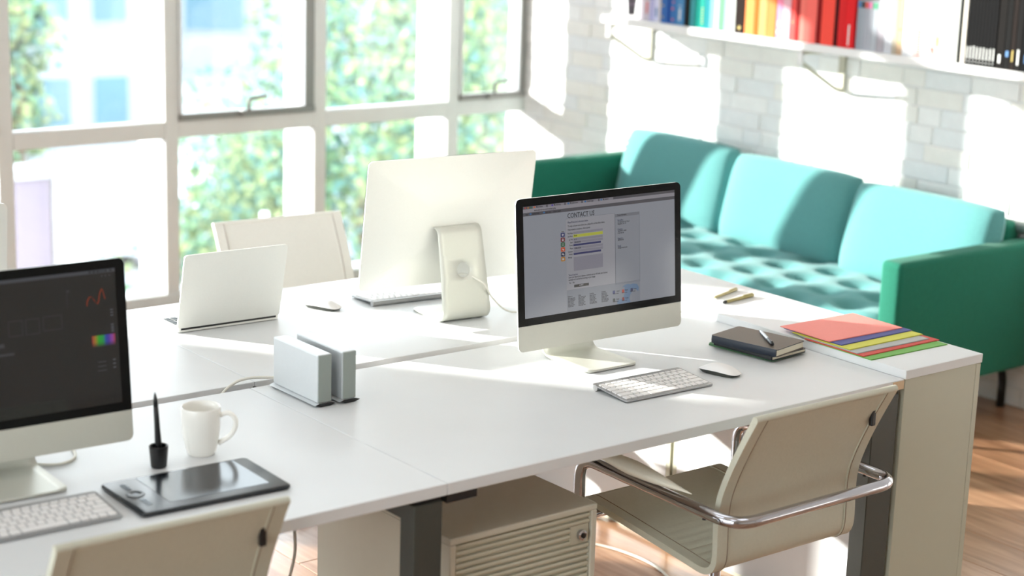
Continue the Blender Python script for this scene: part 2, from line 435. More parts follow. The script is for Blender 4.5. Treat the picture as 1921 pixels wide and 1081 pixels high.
# buildings across the street
WALLB = mat('pale_facade', (160, 164, 166), 0.85, var=0.03, scale=1)
BLUEG = mat('blue_grey_window', (84, 118, 132), 0.3, var=0.1, scale=2)
ROOFG = mat('grey_roof', (120, 120, 130), 0.8, var=0.1)
def building(name, loc, w_, d_, h_, rz, label, rows=3, cols=4, awn=True):
    t = tag(empty('building', loc, rz), label, 'building')
    obj('wall', B(-w_/2, w_/2, 0, d_, 0, h_), WALLB, t)
    obj('roof', B(-w_/2-.3, w_/2+.3, -.5, d_+.3, h_, h_+.25), ROOFG, t)
    for r in range(rows):
        for c in range(cols):
            x = -w_/2+(c+.5)*w_/cols; z0 = 1.0+r*(h_-1)/rows
            fr = obj('window', B(x-w_/cols*.33, x+w_/cols*.33, -.08, .02, z0, z0+(h_-1)/rows*.55, .02), WALLB, t)
            obj('pane', B(x-w_/cols*.29, x+w_/cols*.29, -.1, -.07, z0+.08, z0+(h_-1)/rows*.55-.08), BLUEG, fr)
    return t
building('building', (12.2, 31, ZG), 6.4, 7, 6.6, R(-8), 'pale building with blue-grey windows across the street, behind the left window', 3, 6)
building('building', (26, 44, ZG), 22, 8, 8.0, R(-35), 'long pale building far beyond the trees', 3, 8)
# garden wall and low white gate posts seen through the left panes
PURP = mat('mauve_grey_render', (124, 116, 128), 0.85, var=0.08, scale=2)
t = tag(empty('garden_wall', (3.82, 11.4, ZG)), 'mauve grey rendered terrace wall outside, low in the far left window', 'wall')
obj('wall_panel', B(-1.6, 1.26, 0, .2, 0, 3.96, .01), PURP, t)
obj('coping', B(-1.6, 1.26, -.03, .23, 3.96, 4.03, .01), WALLB, t)
t = tag(empty('gate_post', (5.19, 11.35, ZG)), 'broad white post outside at the end of the mauve terrace wall', 'post')
obj('post', B(-.085, .095, -.1, .2, 0, 4.06, .03), CONC, t)
t = tag(empty('street_pole', (6.73, 11.4, ZG)), 'thin white pole outside, just above the rear chair', 'pole')
obj('pole', tube(bmesh.new(), [(0, 0, 0), (0, 0, 3.56)], .03, 10), CONC, t)
def car(loc, rz, m, label):
    t = tag(empty('car', loc, rz), label, 'car')
    bm = bmesh.new()
    prof = [(-2.1, .3), (-2.15, .7), (-1.9, .9), (-1.1, .98), (-.6, 1.4), (.9, 1.42), (1.6, .98), (2.1, .92), (2.15, .35)]
    prism(bm, prof, lambda x, y: (x, -.85, y), lambda x, y: (x, .85, y)); obj('body', bm, m, t)
    gl = bmesh.new(); prism(gl, [(-1.0, 1.0), (-.58, 1.34), (.85, 1.36), (1.4, 1.0)], lambda x, y: (x, -.87, y), lambda x, y: (x, .87, y)); obj('glazing', gl, BLUEG, t)
    for sx in (-1.35, 1.35):
        for sy in (-.86, .66):
            wb = prism(bmesh.new(), [(sx+.32*math.cos(a*PI/10), .32+.32*math.sin(a*PI/10)) for a in range(20)], lambda x, y: (x, sy, y), lambda x, y: (x, sy+.2, y)); obj('wheel', wb, BLACK, t)
    return t
CARW = mat('white_car_paint', (238, 240, 242), 0.2, var=0.01, coat=.5)
CARB = mat('silver_blue_car_paint', (150, 165, 180), 0.25, 0.3, var=0.02, coat=.5)
car((13.5, 25.0, ZG), R(50), CARW, 'pale parked car outside, left of the small loose tree')

# ================================================================== DESKS
ZD = 0.73
def desk(x0, x1, y0, y1, label, legs, side=0):
    t = tag(empty('desk', ((x0+x1)/2, (y0+y1)/2, 0)), label, 'desk')
    cx, cy = (x0+x1)/2, (y0+y1)/2
    obj('tabletop', B(x0-cx+.0008, x1-cx-.0008, y0-cy, y1-cy, ZD-.026, ZD, .0012, 1), WHITE, t)
    yf = y0-cy
    for (lx0, lx1) in legs:
        for (a, b) in (((y0-cy+.008, y0-cy+.058), (y1-cy-.058, y1-cy-.008))[side],):
            lg = obj('leg', B(lx0-cx, lx1-cx, a, b, 0, ZD-.038, .002, 1), GREYL, t)
            obj('spacer', B(lx0-cx+.008, lx1-cx-.002, a+.006, b-.004, ZD-.038, ZD-.026), BLACK, lg)
        obj('beam', B(lx0-cx+.01, lx1-cx-.01, y0-cy+(.058 if side == 0 else .0), y1-cy-(.0 if side == 0 else .058), ZD-.085, ZD-.045, .002, 1), GREYL, t)
    obj('crossbeam', B(x0-cx+.1, x1-cx-.1, y0-cy+.36, y0-cy+.42, ZD-.07, ZD-.03, .002, 1), GREYL, t)
    return t
YF, YM, YN, YE = 2.86, 3.66, 3.70, 4.485
d1 = desk(0.70, 2.12, YF, YM, 'white desk nearest the camera, carrying the mug and the drawing tablet', [(.705, .785), (2.043, 2.115)])
d2 = desk(2.12, 3.543, YF, YM, 'white desk on the right with the computer reading contact us', [(3.445, 3.538)])
obj('bracket', B(2.122-2.8315, 2.2-2.8315, -.396, -.34, ZD-.045, ZD-.027), BLACK, d2)
obj('edge_joint', B(3.500-2.8315, 3.542-2.8315, -.4012, -.3995, ZD-.025, ZD-.003), mat('raw_birch_edge', (214, 186, 150), .6), d2)
d3 = desk(0.74, 2.157, YN, YE, 'white desk by the windows under the open laptop', [(.745, .825), (2.07, 2.15)], 1)
d4 = desk(2.157, 3.543, YN, YE, 'white desk by the windows under the computer seen from behind', [(3.445, 3.538)], 1)

# cable tray between the rows with dark slot
t = tag(empty('cable_tray', (2.12, 3.68, 0)), 'pale cable tray set in the gap between the two desk rows', 'tray')
obj('tray', B(-1.4, 1.4, -.0185, .0185, ZD-.075, ZD-.068), WHITE, t)
obj('clip', B(.03, .036, -.014, .0175, ZD-.068, ZD-.01), BLACK, t)

# low cabinets at the desk ends
def cabinet(y0, y1, label):
    cx, cy = 3.6975, (y0+y1)/2; hx = .1525
    t = tag(empty('cabinet', (cx, cy, 0)), label, 'cabinet', None); a, b = y0-cy, y1-cy
    obj('top_panel', B(-hx, hx, a, b, .728, .752, .0012, 1), WHITE, t)
    obj('side_panel', B(-hx+.003, hx-.02, a+.004, a+.022, .02, .728, .001, 1), CABW, t)
    obj('side_panel', B(-hx+.003, hx-.02, b-.022, b-.004, .02, .728, .001, 1), CABW, t)
    obj('back_panel', B(-hx+.003, -hx+.012, a+.022, b-.022, .02, .728), WHITE, t)
    d = obj('door', B(hx-.0195, hx-.001, a+.003, (a+b)/2-.0015, .02, .726, .001, 1), CABW, t)
    obj('door', B(hx-.0195, hx-.001, (a+b)/2+.0015, b-.003, .02, .726, .001, 1), CABW, t)
    obj('plinth', B(-hx+.02, hx-.03, a+.02, b-.02, 0, .02), CABW, t)
    return t
cabinet(2.857, 3.69, 'low white cabinet closest to the camera, carrying the coloured folders')
cabinet(3.692, 4.51, 'low white cabinet behind the folders, nearer the windows')

# drawer pedestal
t = tag(empty('pedestal', (2.405, 3.215, 0)), 'beige grey under-desk pedestal with a ribbed shutter front', 'pedestal')
hw, hd = .207, .265
obj('top', B(-hw, hw, -hd, hd, .545, .56, .003, 2), PED, t)
obj('side', B(-hw, -hw+.016, -hd, hd, .03, .545, .002, 1), PED, t)
obj('side', B(hw-.016, hw, -hd, hd, .03, .545, .002, 1), PED, t)
obj('back', B(-hw+.016, hw-.016, hd-.012, hd, .03, .545), PED, t)
obj('base', B(-hw+.016, hw-.016, -hd+.02, hd-.012, .03, .045), PED, t)
sh = obj('shutter', B(-hw+.0175, hw-.0175, -hd+.012, -hd+.02, .046, .5435), PEDR, t)
bmr = bmesh.new(); prism(bmr, [(0, -.0052), (-.0075, -.0042), (-.009, -.0015), (-.009, .0015), (-.0075, .0042), (0, .0052)], lambda a, b: (-hw+.019, a, b), lambda a, b: (hw-.019, a, b)); finish(bmr)
rib_me = bpy.data.meshes.new('slat'); bmr.to_mesh(rib_me); bmr.free(); rib_me.materials.append(PEDR)
bms = bmesh.new(); prism(bms, [(0, -.0052), (-.0075, -.0042), (-.009, -.0015), (-.009, .0015), (-.0075, .0042), (0, .0052)], lambda a, b: (-hw+.019, a, b), lambda a, b: (hw-.075, a, b)); finish(bms)
rib_s = bpy.data.meshes.new('slat'); bms.to_mesh(rib_s); bms.free(); rib_s.materials.append(PEDR)
for k in range(33):
    z = .535-k*.0146
    if z < .055: break
    o = obj('slat', rib_s if 2 <= k <= 4 else rib_me, None, sh, (0, -hd+.0125, z))
obj('lock_plate', B(hw-.073, hw-.019, -hd+.006, -hd+.0118, .47, .515, .001, 1), PEDR, t)
obj('lock', lathe(bmesh.new(), [(0, 0), (.011, 0), (.0125, .004), (.0125, .01), (.009, .012), (0, .012)], 20), CHROME, t, (hw-.043, -hd+.007, .492)).rotation_euler = (PI/2, 0, 0)
obj('keyhole', lathe(bmesh.new(), [(0, 0), (.006, 0), (.006, .0015), (0, .0015)], 16), BLACK, t, (hw-.043, -hd-.0055, .492)).rotation_euler = (PI/2, 0, 0)
for sx in (-1, 1):
    for sy in (-1, 1):
        obj('castor', prism(bmesh.new(), [(.015*math.cos(a*PI/8), .015+.015*math.sin(a*PI/8)) for a in range(16)], lambda x, y: (sx*.16-.01, sy*.2+x, y), lambda x, y: (sx*.16+.01, sy*.2+x, y)), BLACK, t)

# ================================================================== iMAC style computers
def imac(loc, rz, tilt, label, yF=-.09, yB=.10, sw=.165, sx=0.0, W=.538, yH=.078, Ht=.382, zb=.055):
    t = tag(empty('desktop_computer', loc, rz), label, 'computer')
    chin = .064
    st, ct = math.sin(tilt), math.cos(tilt)
    pm = lambda u, v, d=0.0: Vector((u, v*st+d*ct, zb+v*ct-d*st))
    # rear housing: thin edge swelling to the middle
    bm = bmesh.new(); base = rrect(W, Ht, .014, 5, 0, Ht/2)
    rings = []
    for k in range(15):
        q = k/14; s = 1-q
        dep = -1 if k else .0005
        if k == 1: s, dep = 1.0, .004
        if k == 14: s = .02
        def dp(x, y):
            if dep >= 0: return dep
            a_, b_2 = min(1, abs(2*x/W)), min(1, abs(2*(y-Ht/2)/Ht))
            return .004+.036*(((1-a_**2.4)*(1-b_2**2.4))**.8)
        rings.append([bm.verts.new(pm(x*s, Ht/2+(y-Ht/2)*s, dp(x*s, Ht/2+(y-Ht/2)*s))) for x, y in base])
    n = len(base)
    for A, C in zip(rings, rings[1:]):
        for k in range(n): bm.faces.new((A[k], A[(k+1) % n], C[(k+1) % n], C[k]))
    bm.faces.new(rings[-1]); bm.faces.new(rings[0][::-1])
    obj('housing', bm, ALU, t, smooth=True)
    # chin (aluminium strip) and black glass
    bm = bmesh.new(); ol = rrect(W, chin, 0, 5, 0, chin/2, rs=(.014, 0, 0, .014))
    prism(bm, ol, lambda x, y: pm(x, y, -.0012), lambda x, y: pm(x, y, .0004)); obj('chin', bm, ALUD, t)
    bm = bmesh.new(); ol = rrect(W, Ht-chin-.0006, 0, 6, 0, (Ht+chin)/2+.0003, rs=(0, .014, .014, 0))
    prism(bm, ol, lambda x, y: pm(x, y, -.0016), lambda x, y: pm(x, y, .0004)); obj('bezel', bm, GLASSBLK, t)
    # stand: ribbon with a round hole in the neck
    rB = .028; zH = .240
    nd = Vector((yH-yB, zH-rB)).normalized()
    pth = [Vector((yF, .005)), Vector((yB-rB, .005))]
    c = Vector((yB-rB, .005+rB)); a1 = math.atan2(nd[1], nd[0])   # neck direction angle
    arc_end = a1-PI/2
    for k in range(1, 9):
        a = -PI/2+(arc_end+PI/2)*k/8; pth.append(c+rB*Vector((math.cos(a), math.sin(a))))
    neck0 = pth[-1]; neck1 = neck0+nd*(zH-neck0[1])/nd[1]
    L = [0]
    full = pth+[neck1]
    c2 = neck1+Vector((-nd[1], nd[0]))*.02
    for k in range(1, 6):
        a = arc_end+R(75)*k/5; full.append(c2+.02*Vector((math.cos(a), math.sin(a))))
    full.append(full[-1]+Vector((-(yH-.052), -.002)))
    for p, q in zip(full, full[1:]): L.append(L[-1]+(q-p).length)
    def P(s, x):
        s = max(0, min(s, L[-1]-1e-6))
        for i in range(len(L)-1):
            if L[i+1] >= s:
                f = (s-L[i])/(L[i+1]-L[i]); p = full[i].lerp(full[i+1], f); return Vector((sx+x, p[0], p[1]))
        return Vector((sx+x, full[-1][0], full[-1][1]))
    sN = L[len(pth)-1]; sC = sN+.105; hr = .021; ha = .045
    wf = lambda s: sw/2-(.018-math.sqrt(max(0, .018**2-max(0, .018-s)**2)))-(.006*max(0, min(1, (s-sN)/.2)))
    bm = bmesh.new()
    ss = [0,  .0015, .004, .008, .013, .018, .05]+[v for v in L[1:len(pth)]]+[sN+.02, sC-ha]
    ss = sorted(set(ss))
    ss2 = [sC+ha]+[v for v in L[len(pth):] if v > sC+ha]
    NX = 9
    def strip(S):
        rows = [[bm.verts.new(P(s, -wf(s)+2*wf(s)*j/(NX-1))) for j in range(NX)] for s in S]
        for A, C in zip(rows, rows[1:]):
            for j in range(NX-1): bm.faces.new((A[j], A[j+1], C[j+1], C[j]))
    strip(ss); strip(ss2)
    # patch with hole
    w0, w1 = wf(sC-ha), wf(sC+ha); rect = [(-w0+2*w0*j/(NX-1), sC-ha) for j in range(NX)]+[(w0+(w1-w0)*j/6, sC-ha+2*ha*j/6) for j in range(1, 6)]+[(w1-2*w1*j/(NX-1), sC+ha) for j in range(NX)]+[(-w1-(w0-w1)*j/6, sC+ha-2*ha*j/6) for j in range(1, 6)]
    prev = None
    for f in (0, .45, 1):
        ring = []
        for (x, s) in rect:
            an = math.atan2(s-sC, x); hx, hs = hr*math.cos(an), sC+hr*math.sin(an)
            ring.append(bm.verts.new(P(s+(hs-s)*f, x+(hx-x)*f)))
        if prev:
            for k in range(len(ring)): bm.faces.new((prev[k], prev[(k+1) % len(ring)], ring[(k+1) % len(ring)], ring[k]))
        prev = ring
    o = obj('stand', bm, ALUD, t, smooth=True); s_ = o.modifiers.new('thickness', 'SOLIDIFY'); s_.thickness = .0055; s_.offset = 0
    # ports on the back
    pv = B(-.035, .035, 0, .003, 0, .0245); 
    for v in pv.verts: v.co = pm(v.co.x+sx, .13+v.co.z, .0385+v.co.y)
    obj('vent', pv, GLASSBLK, t)
    return t, pm
IM_LOC = (3.006, 3.405, ZD)
i1, pm = imac(IM_LOC, R(-1.2), R(5.0), 'desktop computer showing a contact us web page, on the right desk', yF=-.09, yB=.10, sx=-.035)
# --- lit web page on the right computer
DW, DH, DV = .496, .279, .0835          # display width, height, bottom on the panel
def SP(u, v, d=-.0019): return pm(-DW/2+u*DW, DV+DH*(1-v), d)
def rect_bm(bm, u0, v0, u1, v1, lay=1, rad=0):
    d = -.0016-.00012*lay
    if rad:
        w_, h_ = (u1-u0)*DW, (v1-v0)*DH
        ol = rrect(w_, h_, rad, 3)
        f = [bm.verts.new(SP((u0+u1)/2+x/DW, (v0+v1)/2-y/DH, d)) for x, y in ol]; bm.faces.new(f)
    else:
        bm.faces.new([bm.verts.new(SP(*q, d)) for q in ((u0, v1), (u1, v1), (u1, v0), (u0, v0))])
EK = 0.62
def ui(name, rects, rgb, par, lay=1, rad=0):
    bm = bmesh.new()
    for r in rects: rect_bm(bm, *r, lay=lay, rad=rad)
    return obj(name, bm, scr(name, rgb, EK), par, keep=True)
page = ui('screen', [(0, 0, 1, 1)], (166, 170, 180), i1, 1)
ui('tab_bar', [(0, 0, 1, .024), (0, .056, 1, .086)], (88, 86, 94), page, 2)
ui('address_bar', [(0, .026, 1, .055)], (168, 164, 172), page, 2)
ui('window_button_red', [(.008, .006, .02, .02)], (190, 70, 70), page, 3, .002)
ui('window_button_yellow', [(.026, .006, .038, .02)], (190, 130, 60), page, 3, .002)
ui('window_button_green', [(.044, .006, .056, .02)], (50, 120, 90), page, 3, .002)
ui('browser_tab', [(.06, .003, .145, .024), (.155, .003, .26, .024), (.27, .003, .37, .024), (.38, .003, .48, .024), (.49, .003, .58, .024)], (150, 146, 156), page, 3)
ui('tab_icon_orange', [(.066, .006, .078, .021)], (225, 110, 60), page, 4, .002)
ui('tab_icon_violet', [(.178, .006, .19, .021)], (90, 70, 190), page, 4, .002)
ui('tab_icon_blue', [(.281, .006, .293, .021), (.39, .006, .402, .021), (.495, .006, .507, .021), (.04, .062, .052, .077), (.125, .062, .137, .077)], (60, 120, 180), page, 4, .002)
ui('content_panel', [(.268, .153, .588, .80)], (176, 176, 184), page, 2)
ui('side_panel', [(.5915, .1625, .7555, .815)], (158, 162, 172), page, 2)
ui('side_panel_header', [(.5915, .1625, .7555, .190)], (134, 136, 146), page, 3)
ui('panel_rule', [(.588, .15, .5895, .80), (.268, .80, .755, .8025), (.5905, .1625, .592, .815), (.754, .1625, .7555, .815), (.268, .151, .5885, .1525)], (120, 124, 136), page, 4)
ui('footer_panel', [(.268, .805, .7555, .999)], (150, 155, 166), page, 2)
ui('input_field', [(.315, .2755, .508, .296), (.315, .334, .508, .356), (.315, .36, .508, .382), (.315, .414, .508, .436), (.315, .441, .508, .463), (.315, .505, .507, .632)], (152, 150, 164), page, 3)
ui('input_field_yellow', [(.315, .301, .508, .328)], (206, 210, 70), page, 4)
ui('input_field_navy', [(.315, .388, .495, .4055), (.315, .4675, .495, .4855)], (44, 48, 110), page, 4)
ui('submit_button', [(.3155, .7575, .4115, .782)], (48, 46, 46), page, 4)
cols = [(48, 58, 118), (128, 36, 44), (38, 100, 56), (222, 88, 36), (44, 44, 76), (196, 134, 40)]
for k, c in enumerate(cols):
    v0 = .270+k*.0439
    b_ = ui('share_icon', [(.2335, v0, .2605, v0+.041)], c, page, 4, .003)
# white pictograms
bm = bmesh.new()
for k in range(6):
    vc = .2905+k*.0439; uc = .247
    if k == 0: rect_bm(bm, uc-.006, vc-.010, uc+.006, vc+.004, 6, .003); rect_bm(bm, uc-.003, vc+.003, uc+.003, vc+.011, 5)
    elif k == 1: rect_bm(bm, uc-.005, vc-.002, uc+.005, vc+.011, 5); rect_bm(bm, uc-.003, vc-.011, uc+.003, vc-.003, 6, .0012)
    elif k == 2: rect_bm(bm, uc-.006, vc-.009, uc+.006, vc-.006, 5); rect_bm(bm, uc-.006, vc-.001, uc+.006, vc+.001, 5); rect_bm(bm, uc-.006, vc+.006, uc+.006, vc+.009, 5)
    elif k == 3: bm.faces.new([bm.verts.new(SP(uc+a, vc+b, -.0024)) for a, b in ((-.006, -.008), (.001, -.006), (.007, .004), (.004, .012), (-.004, .003))])
    elif k == 4: rect_bm(bm, uc-.008, vc-.008, uc+.004, vc+.003, 5, .0015); rect_bm(bm, uc-.001, vc+.001, uc+.008, vc+.009, 6, .0012)
    else: rect_bm(bm, uc-.006, vc-.008, uc+.006, vc+.008, 5, .0015)
obj('share_pictogram', bm, scr('pictogram', (214, 214, 220), EK), page, keep=True)
rect6 = [(.235, .2545, .259, .268)]
ui('share_caption', rect6, (196, 196, 202), page, 3)
DARKT = scr('screen_text_dark', (28, 28, 36), EK); NAVT = scr('screen_text_navy', (36, 40, 84), EK); LT = scr('screen_text_light', (190, 190, 196), EK)
TF = lambda x, y: SP(x/DW, y/DH, -.0025)
def txt(name, items, m, par, ff=TF):
    bm = bmesh.new()
    for it in items:
        s, size, u, v = it[:4]
        # the text's y grows upward; flip
        base = bmesh.new()
        text_mesh(bm, s, size, 0, 0, bold=(.0002 if size > .01 else .00012), f= (lambda x, y, u=u, v=v, kx=(it[4] if len(it) > 4 else 1): ff(u*DW+x*kx, v*DH-y)))
    _o = obj(name, bm, m, par, keep=True); _o['kind'] = 'stuff'; return _o
txt('page_heading', [('CONTACT US', .0172, .2785, .1455, .80)], DARKT, page)
txt('page_text', [('To help us know more about you, please fill in all the fields below.', .0062, .28, .2275, .72),
    ('Fields marked are mandatory, others optional.', .0062, .28, .2595, .62),
    ('First Name', .0055, .2785, .292, .65), ('Last Name', .0055, .2785, .319, .65), ('Job Title', .0055, .286, .350, .65), ('Email', .0055, .294, .376, .65), ('Country', .0055, .288, .4015, .65), ('Phone', .0055, .292, .430, .65),
    ('Comment', .0055, .279, .4585, .65), ('Industry', .0055, .285, .482, .65), ('Message', .0055, .28, .510, .65),
    ('Leave your idea of your website a comment and we will make your business', .0062, .28, .692, .66),
    ('as simple as it can be from working to your design.', .0062, .28, .7145, .68), ('Yes    No', .0055, .283, .742, .8),
    ('Contact Information', .0055, .6045, .18, .68), ('21 Sukhumvit Soi Road', .0052, .6075, .244, .8), ('Bangkok, 10 110', .0052, .6075, .26, .8),
    ('+66 000 51 0000', .0052, .6075, .327, .8), ('0 00 000 00', .0052, .6075, .345, .8), ('000-000-00', .0052, .6075, .41, .8), ('info@contact.com', .0052, .6075, .4815, .8),
    ('Brush', .0052, .319, .3165, .8), ('4 / 17', .0052, .319, .353, .7), ('1 000 000 000', .0052, .319, .378, .7), ('1 (000) 00 000', .0052, .319, .432, .7), ('share', .0046, .2375, .265, .9)], DARKT, page)
txt('page_subheading', [('Please fill the form\'s information below', .0066, .28, .194, .62), ('Sub office :', .0066, .6065, .228, .72), ('Contact :', .0066, .6065, .3115, .72), ('Support :', .0066, .6065, .395, .72), ('Email :', .0066, .6065, .4665, .72),
    ('Terms of use form', .006, .28, .671, .65)], NAVT, page)
txt('button_text', [('SUBMIT', .0052, .348, .7735, .8)], LT, page)
items = []
for k, (u, h) in enumerate(((.2735, 'Follow us'), (.342, 'Links'), (.4155, 'Locations'), (.494, 'Company'))):
    items.append((h, .0052, u, .866, .7))
    for r_i in range(7):
        items.append((('Home page news', 'Our services here', 'About the team', 'Work with us', 'Client stories', 'Design and print', 'Terms of use')[(r_i+k) % 7], .0046, u, .881+r_i*.0125, .7))
for (u, v, h) in ((.595, .881, 'Linked'), (.653, .883, 'News'), (.71, .883, 'Forum'), (.594, .955, 'Social'), (.653, .957, 'Stream')):
    items.append((h, .0052, u, v, .7)); items.append(('Follow us here', .0040, u-.023, v+.019, .75))
txt('footer_text', items, DARKT, page)
txt('tab_text', [('My products', .0056, .082, .0185, .7), ('My web shop', .0056, .194, .0185, .7), ('My online store', .0056, .297, .0185, .7), ('Contact page', .0056, .406, .0185, .7), ('My account', .0056, .511, .0185, .7),
    ('www.about-us.com/contact.php', .0062, .068, .048, .85), ('Apps', .0052, .015, .0765, .7), ('Useful links', .0052, .056, .0765, .9), ('Bookmarks', .0052, .14, .0765, .7), ('Other pages', .0052, .19, .0765, .9)], DARKT, page)
for (u, v, c) in ((.570, .866, (50, 60, 130)), (.632, .868, (200, 70, 50)), (.690, .868, (60, 60, 100)), (.570, .94, (50, 60, 60)), (.632, .942, (150, 50, 40))):
    ui('footer_icon', [(u, v, u+.0155, v+.030)], c, page, 4, .001)
bm = bmesh.new()
cont = [(.635, .842), (.655, .826), (.675, .822), (.690, .83), (.705, .826), (.735, .836), (.748, .87), (.742, .905), (.728, .885), (.712, .87), (.700, .90), (.688, .925), (.682, .96), (.690, .998), (.60, .998), (.598, .965), (.618, .958), (.636, .95), (.645, .925), (.652, .90), (.648, .87), (.652, .85)]
bm.faces.new([bm.verts.new(SP(u, v, -.00196)) for u, v in cont][::-1]); obj('map_graphic', bm, scr('map_blue', (112, 142, 178), EK), page, keep=True)

i2, pm2 = imac((1.372, 3.318, ZD), R(-2.0), R(5.0), 'desktop computer with a dark photo editor screen at the left edge', yF=-.085, yB=.10, sw=.185)
pm = pm2
EK = .30
scr2 = ui('screen', [(0, 0, 1, 1)], (30, 30, 31), i2, 1)
ui('menu_bar', [(0, .0, 1, .026)], (112, 116, 128), scr2, 2)
bm = bmesh.new()
for (u, w_) in ((.886, .010), (.902, .012), (.920, .010), (.956, .008), (.975, .012)): rect_bm(bm, u, .006, u+w_, .020, 4, .001)
for k in range(7): rect_bm(bm, .932+k*.0032, .009, .934+k*.0032, .018, 4)
obj('menu_icon', bm, DARKT, scr2, keep=True)
ui('palette_divider', [(0, .118, .80, .124), (0, .40, .78, .404), (.0, .60, .78, .604), (0, .155, .28, .158), (.30, .52, .86, .522), (.0, .79, .8, .793)], (38, 38, 42), scr2, 2)
def U(r): return 1-(r-.022)/DW
def V(z): return (1.155-z)/DH
bm = bmesh.new()
for (r0, z0, r1, z1) in ((.252, 1.072, .223, 1.041), (.217, 1.072, .188, 1.041), (.18, 1.073, .141, 1.044)):
    a, b, c, d = U(r0), V(z0), U(r1), V(z1); e = .0022; g = .004
    rect_bm(bm, a, b, c, b+g, 4); rect_bm(bm, a, d-g, c, d, 4); rect_bm(bm, a, b, a+e, d, 4); rect_bm(bm, c-e, b, c, d, 4)
for r0 in (.128,): rect_bm(bm, U(r0), V(1.12), U(r0)+.002, V(1.085), 4); rect_bm(bm, U(r0), V(1.12), U(.122), V(1.116), 4)
obj('thumbnail_frame', bm, scr('thumb', (66, 66, 74), .6), scr2, keep=True)
ui('timeline_bar', [(U(.285), V(1.009), U(.243), V(1.004)), (U(.275), V(1.029), U(.262), V(1.021))], (96, 96, 106), scr2, 4)
bm = bmesh.new()
for z0 in (1.0715, 1.066, 1.060, 1.041, 1.036, 1.0315, 1.027, .968, .960, .952): rect_bm(bm, U(.037), V(z0), U(.031), V(z0-.0022), 4)
for r0 in (.052, .044, .036): rect_bm(bm, U(r0), V(1.1425), U(r0-.0018), V(1.1405), 4)
for z0 in (.966, .957, .948): rect_bm(bm, U(.07), V(z0), U(.052), V(z0-.0008), 4)
obj('tool_marks', bm, scr('marks', (104, 104, 116), .7), scr2, keep=True)['kind'] = 'stuff'
# tone curve
bm = bmesh.new(); cp = [(.0865, 1.084), (.085, 1.094), (.081, 1.1005), (.077, 1.1025), (.073, 1.099), (.068, 1.09), (.064, 1.086), (.061, 1.091), (.058, 1.106), (.0555, 1.1115), (.053, 1.116), (.051, 1.112), (.049, 1.103), (.047, 1.094)]
for (a, b), (c, d) in zip(cp, cp[1:]):
    q = [(U(a)-.0012, V(b)), (U(a)+.0016, V(b)+.003), (U(c)+.0016, V(d)+.003), (U(c)-.0012, V(d))]
    bm.faces.new([bm.verts.new(SP(x, y, -.0024)) for x, y in q])
obj('tone_curve', bm, scr('curve_red', (170, 62, 30), .9), scr2, keep=True)
ui('grid_line', [(U(.064), V(1.122), U(.064)+.0012, V(1.085)), (U(.056), V(1.122), U(.056)+.0012, V(1.09))], (60, 66, 40), scr2, 3)
def spectrum(name, u0, v0, u1, v1):
    m = bpy.data.materials.new('hue_gradient'); m.use_nodes = True; n = m.node_tree.nodes; l = m.node_tree.links; b = n['Principled BSDF']
    b.inputs['Base Color'].default_value = (.01, .01, .01, 1); b.inputs['Roughness'].default_value = .06
    uv = n.new('ShaderNodeUVMap'); sp = n.new('ShaderNodeSeparateXYZ'); l.new(uv.outputs[0], sp.inputs[0])
    cr_ = n.new('ShaderNodeValToRGB'); el = cr_.color_ramp.elements
    el[0].position = 0; el[0].color = lin((150, 40, 40))+(1,); el[1].position = 1; el[1].color = lin((150, 40, 50))+(1,)
    for p, c in ((.14, (150, 110, 30)), (.28, (20, 150, 30)), (.48, (10, 140, 60)), (.6, (30, 60, 150)), (.72, (60, 40, 150)), (.86, (130, 60, 150))):
        e = el.new(p); e.color = lin(c)+(1,)
    mr = n.new('ShaderNodeMapRange'); mr.inputs['From Min'].default_value = 0; mr.inputs['From Max'].default_value = .45; l.new(sp.outputs['Y'], mr.inputs['Value'])
    mx = n.new('ShaderNodeMix'); mx.data_type = 'RGBA'; mx.inputs[6].default_value = (.012, .012, .012, 1)
    l.new(mr.outputs[0], mx.inputs[0]); l.new(sp.outputs['X'], cr_.inputs[0]); l.new(cr_.outputs[0], mx.inputs[7]); l.new(mx.outputs[2], b.inputs['Emission Color']); b.inputs['Emission Strength'].default_value = 1.1
    me = bpy.data.meshes.new(name); me.from_pydata([SP(u0, v1, -.0022), SP(u1, v1, -.0022), SP(u1, v0, -.0022), SP(u0, v0, -.0022)], [], [(0, 1, 2, 3)])
    uvl = me.uv_layers.new(name='UVMap')
    for i, c in enumerate(((0, 0), (1, 0), (1, 1), (0, 1))): uvl.data[i].uv = c
    me.materials.append(m); o = bpy.data.objects.new(name, me); COL.objects.link(o); o.parent = scr2
spectrum('colour_spectrum', U(.0795), V(1.0205), U(.0295), V(.997))
i3, _ = imac((2.951, 4.030, ZD), R(180-5.4), R(8.0), 'desktop computer seen from behind, its stand with a round cable hole', yF=-.04, yB=.135, sw=.150, sx=.0, W=.533, yH=.086, Ht=.370, zb=.083)
i4, _ = imac((1.405, 4.05, ZD), R(180-3), R(6.0), 'silver computer edge at the far left, behind the photo editor screen', yF=-.05, yB=.15, yH=.09)

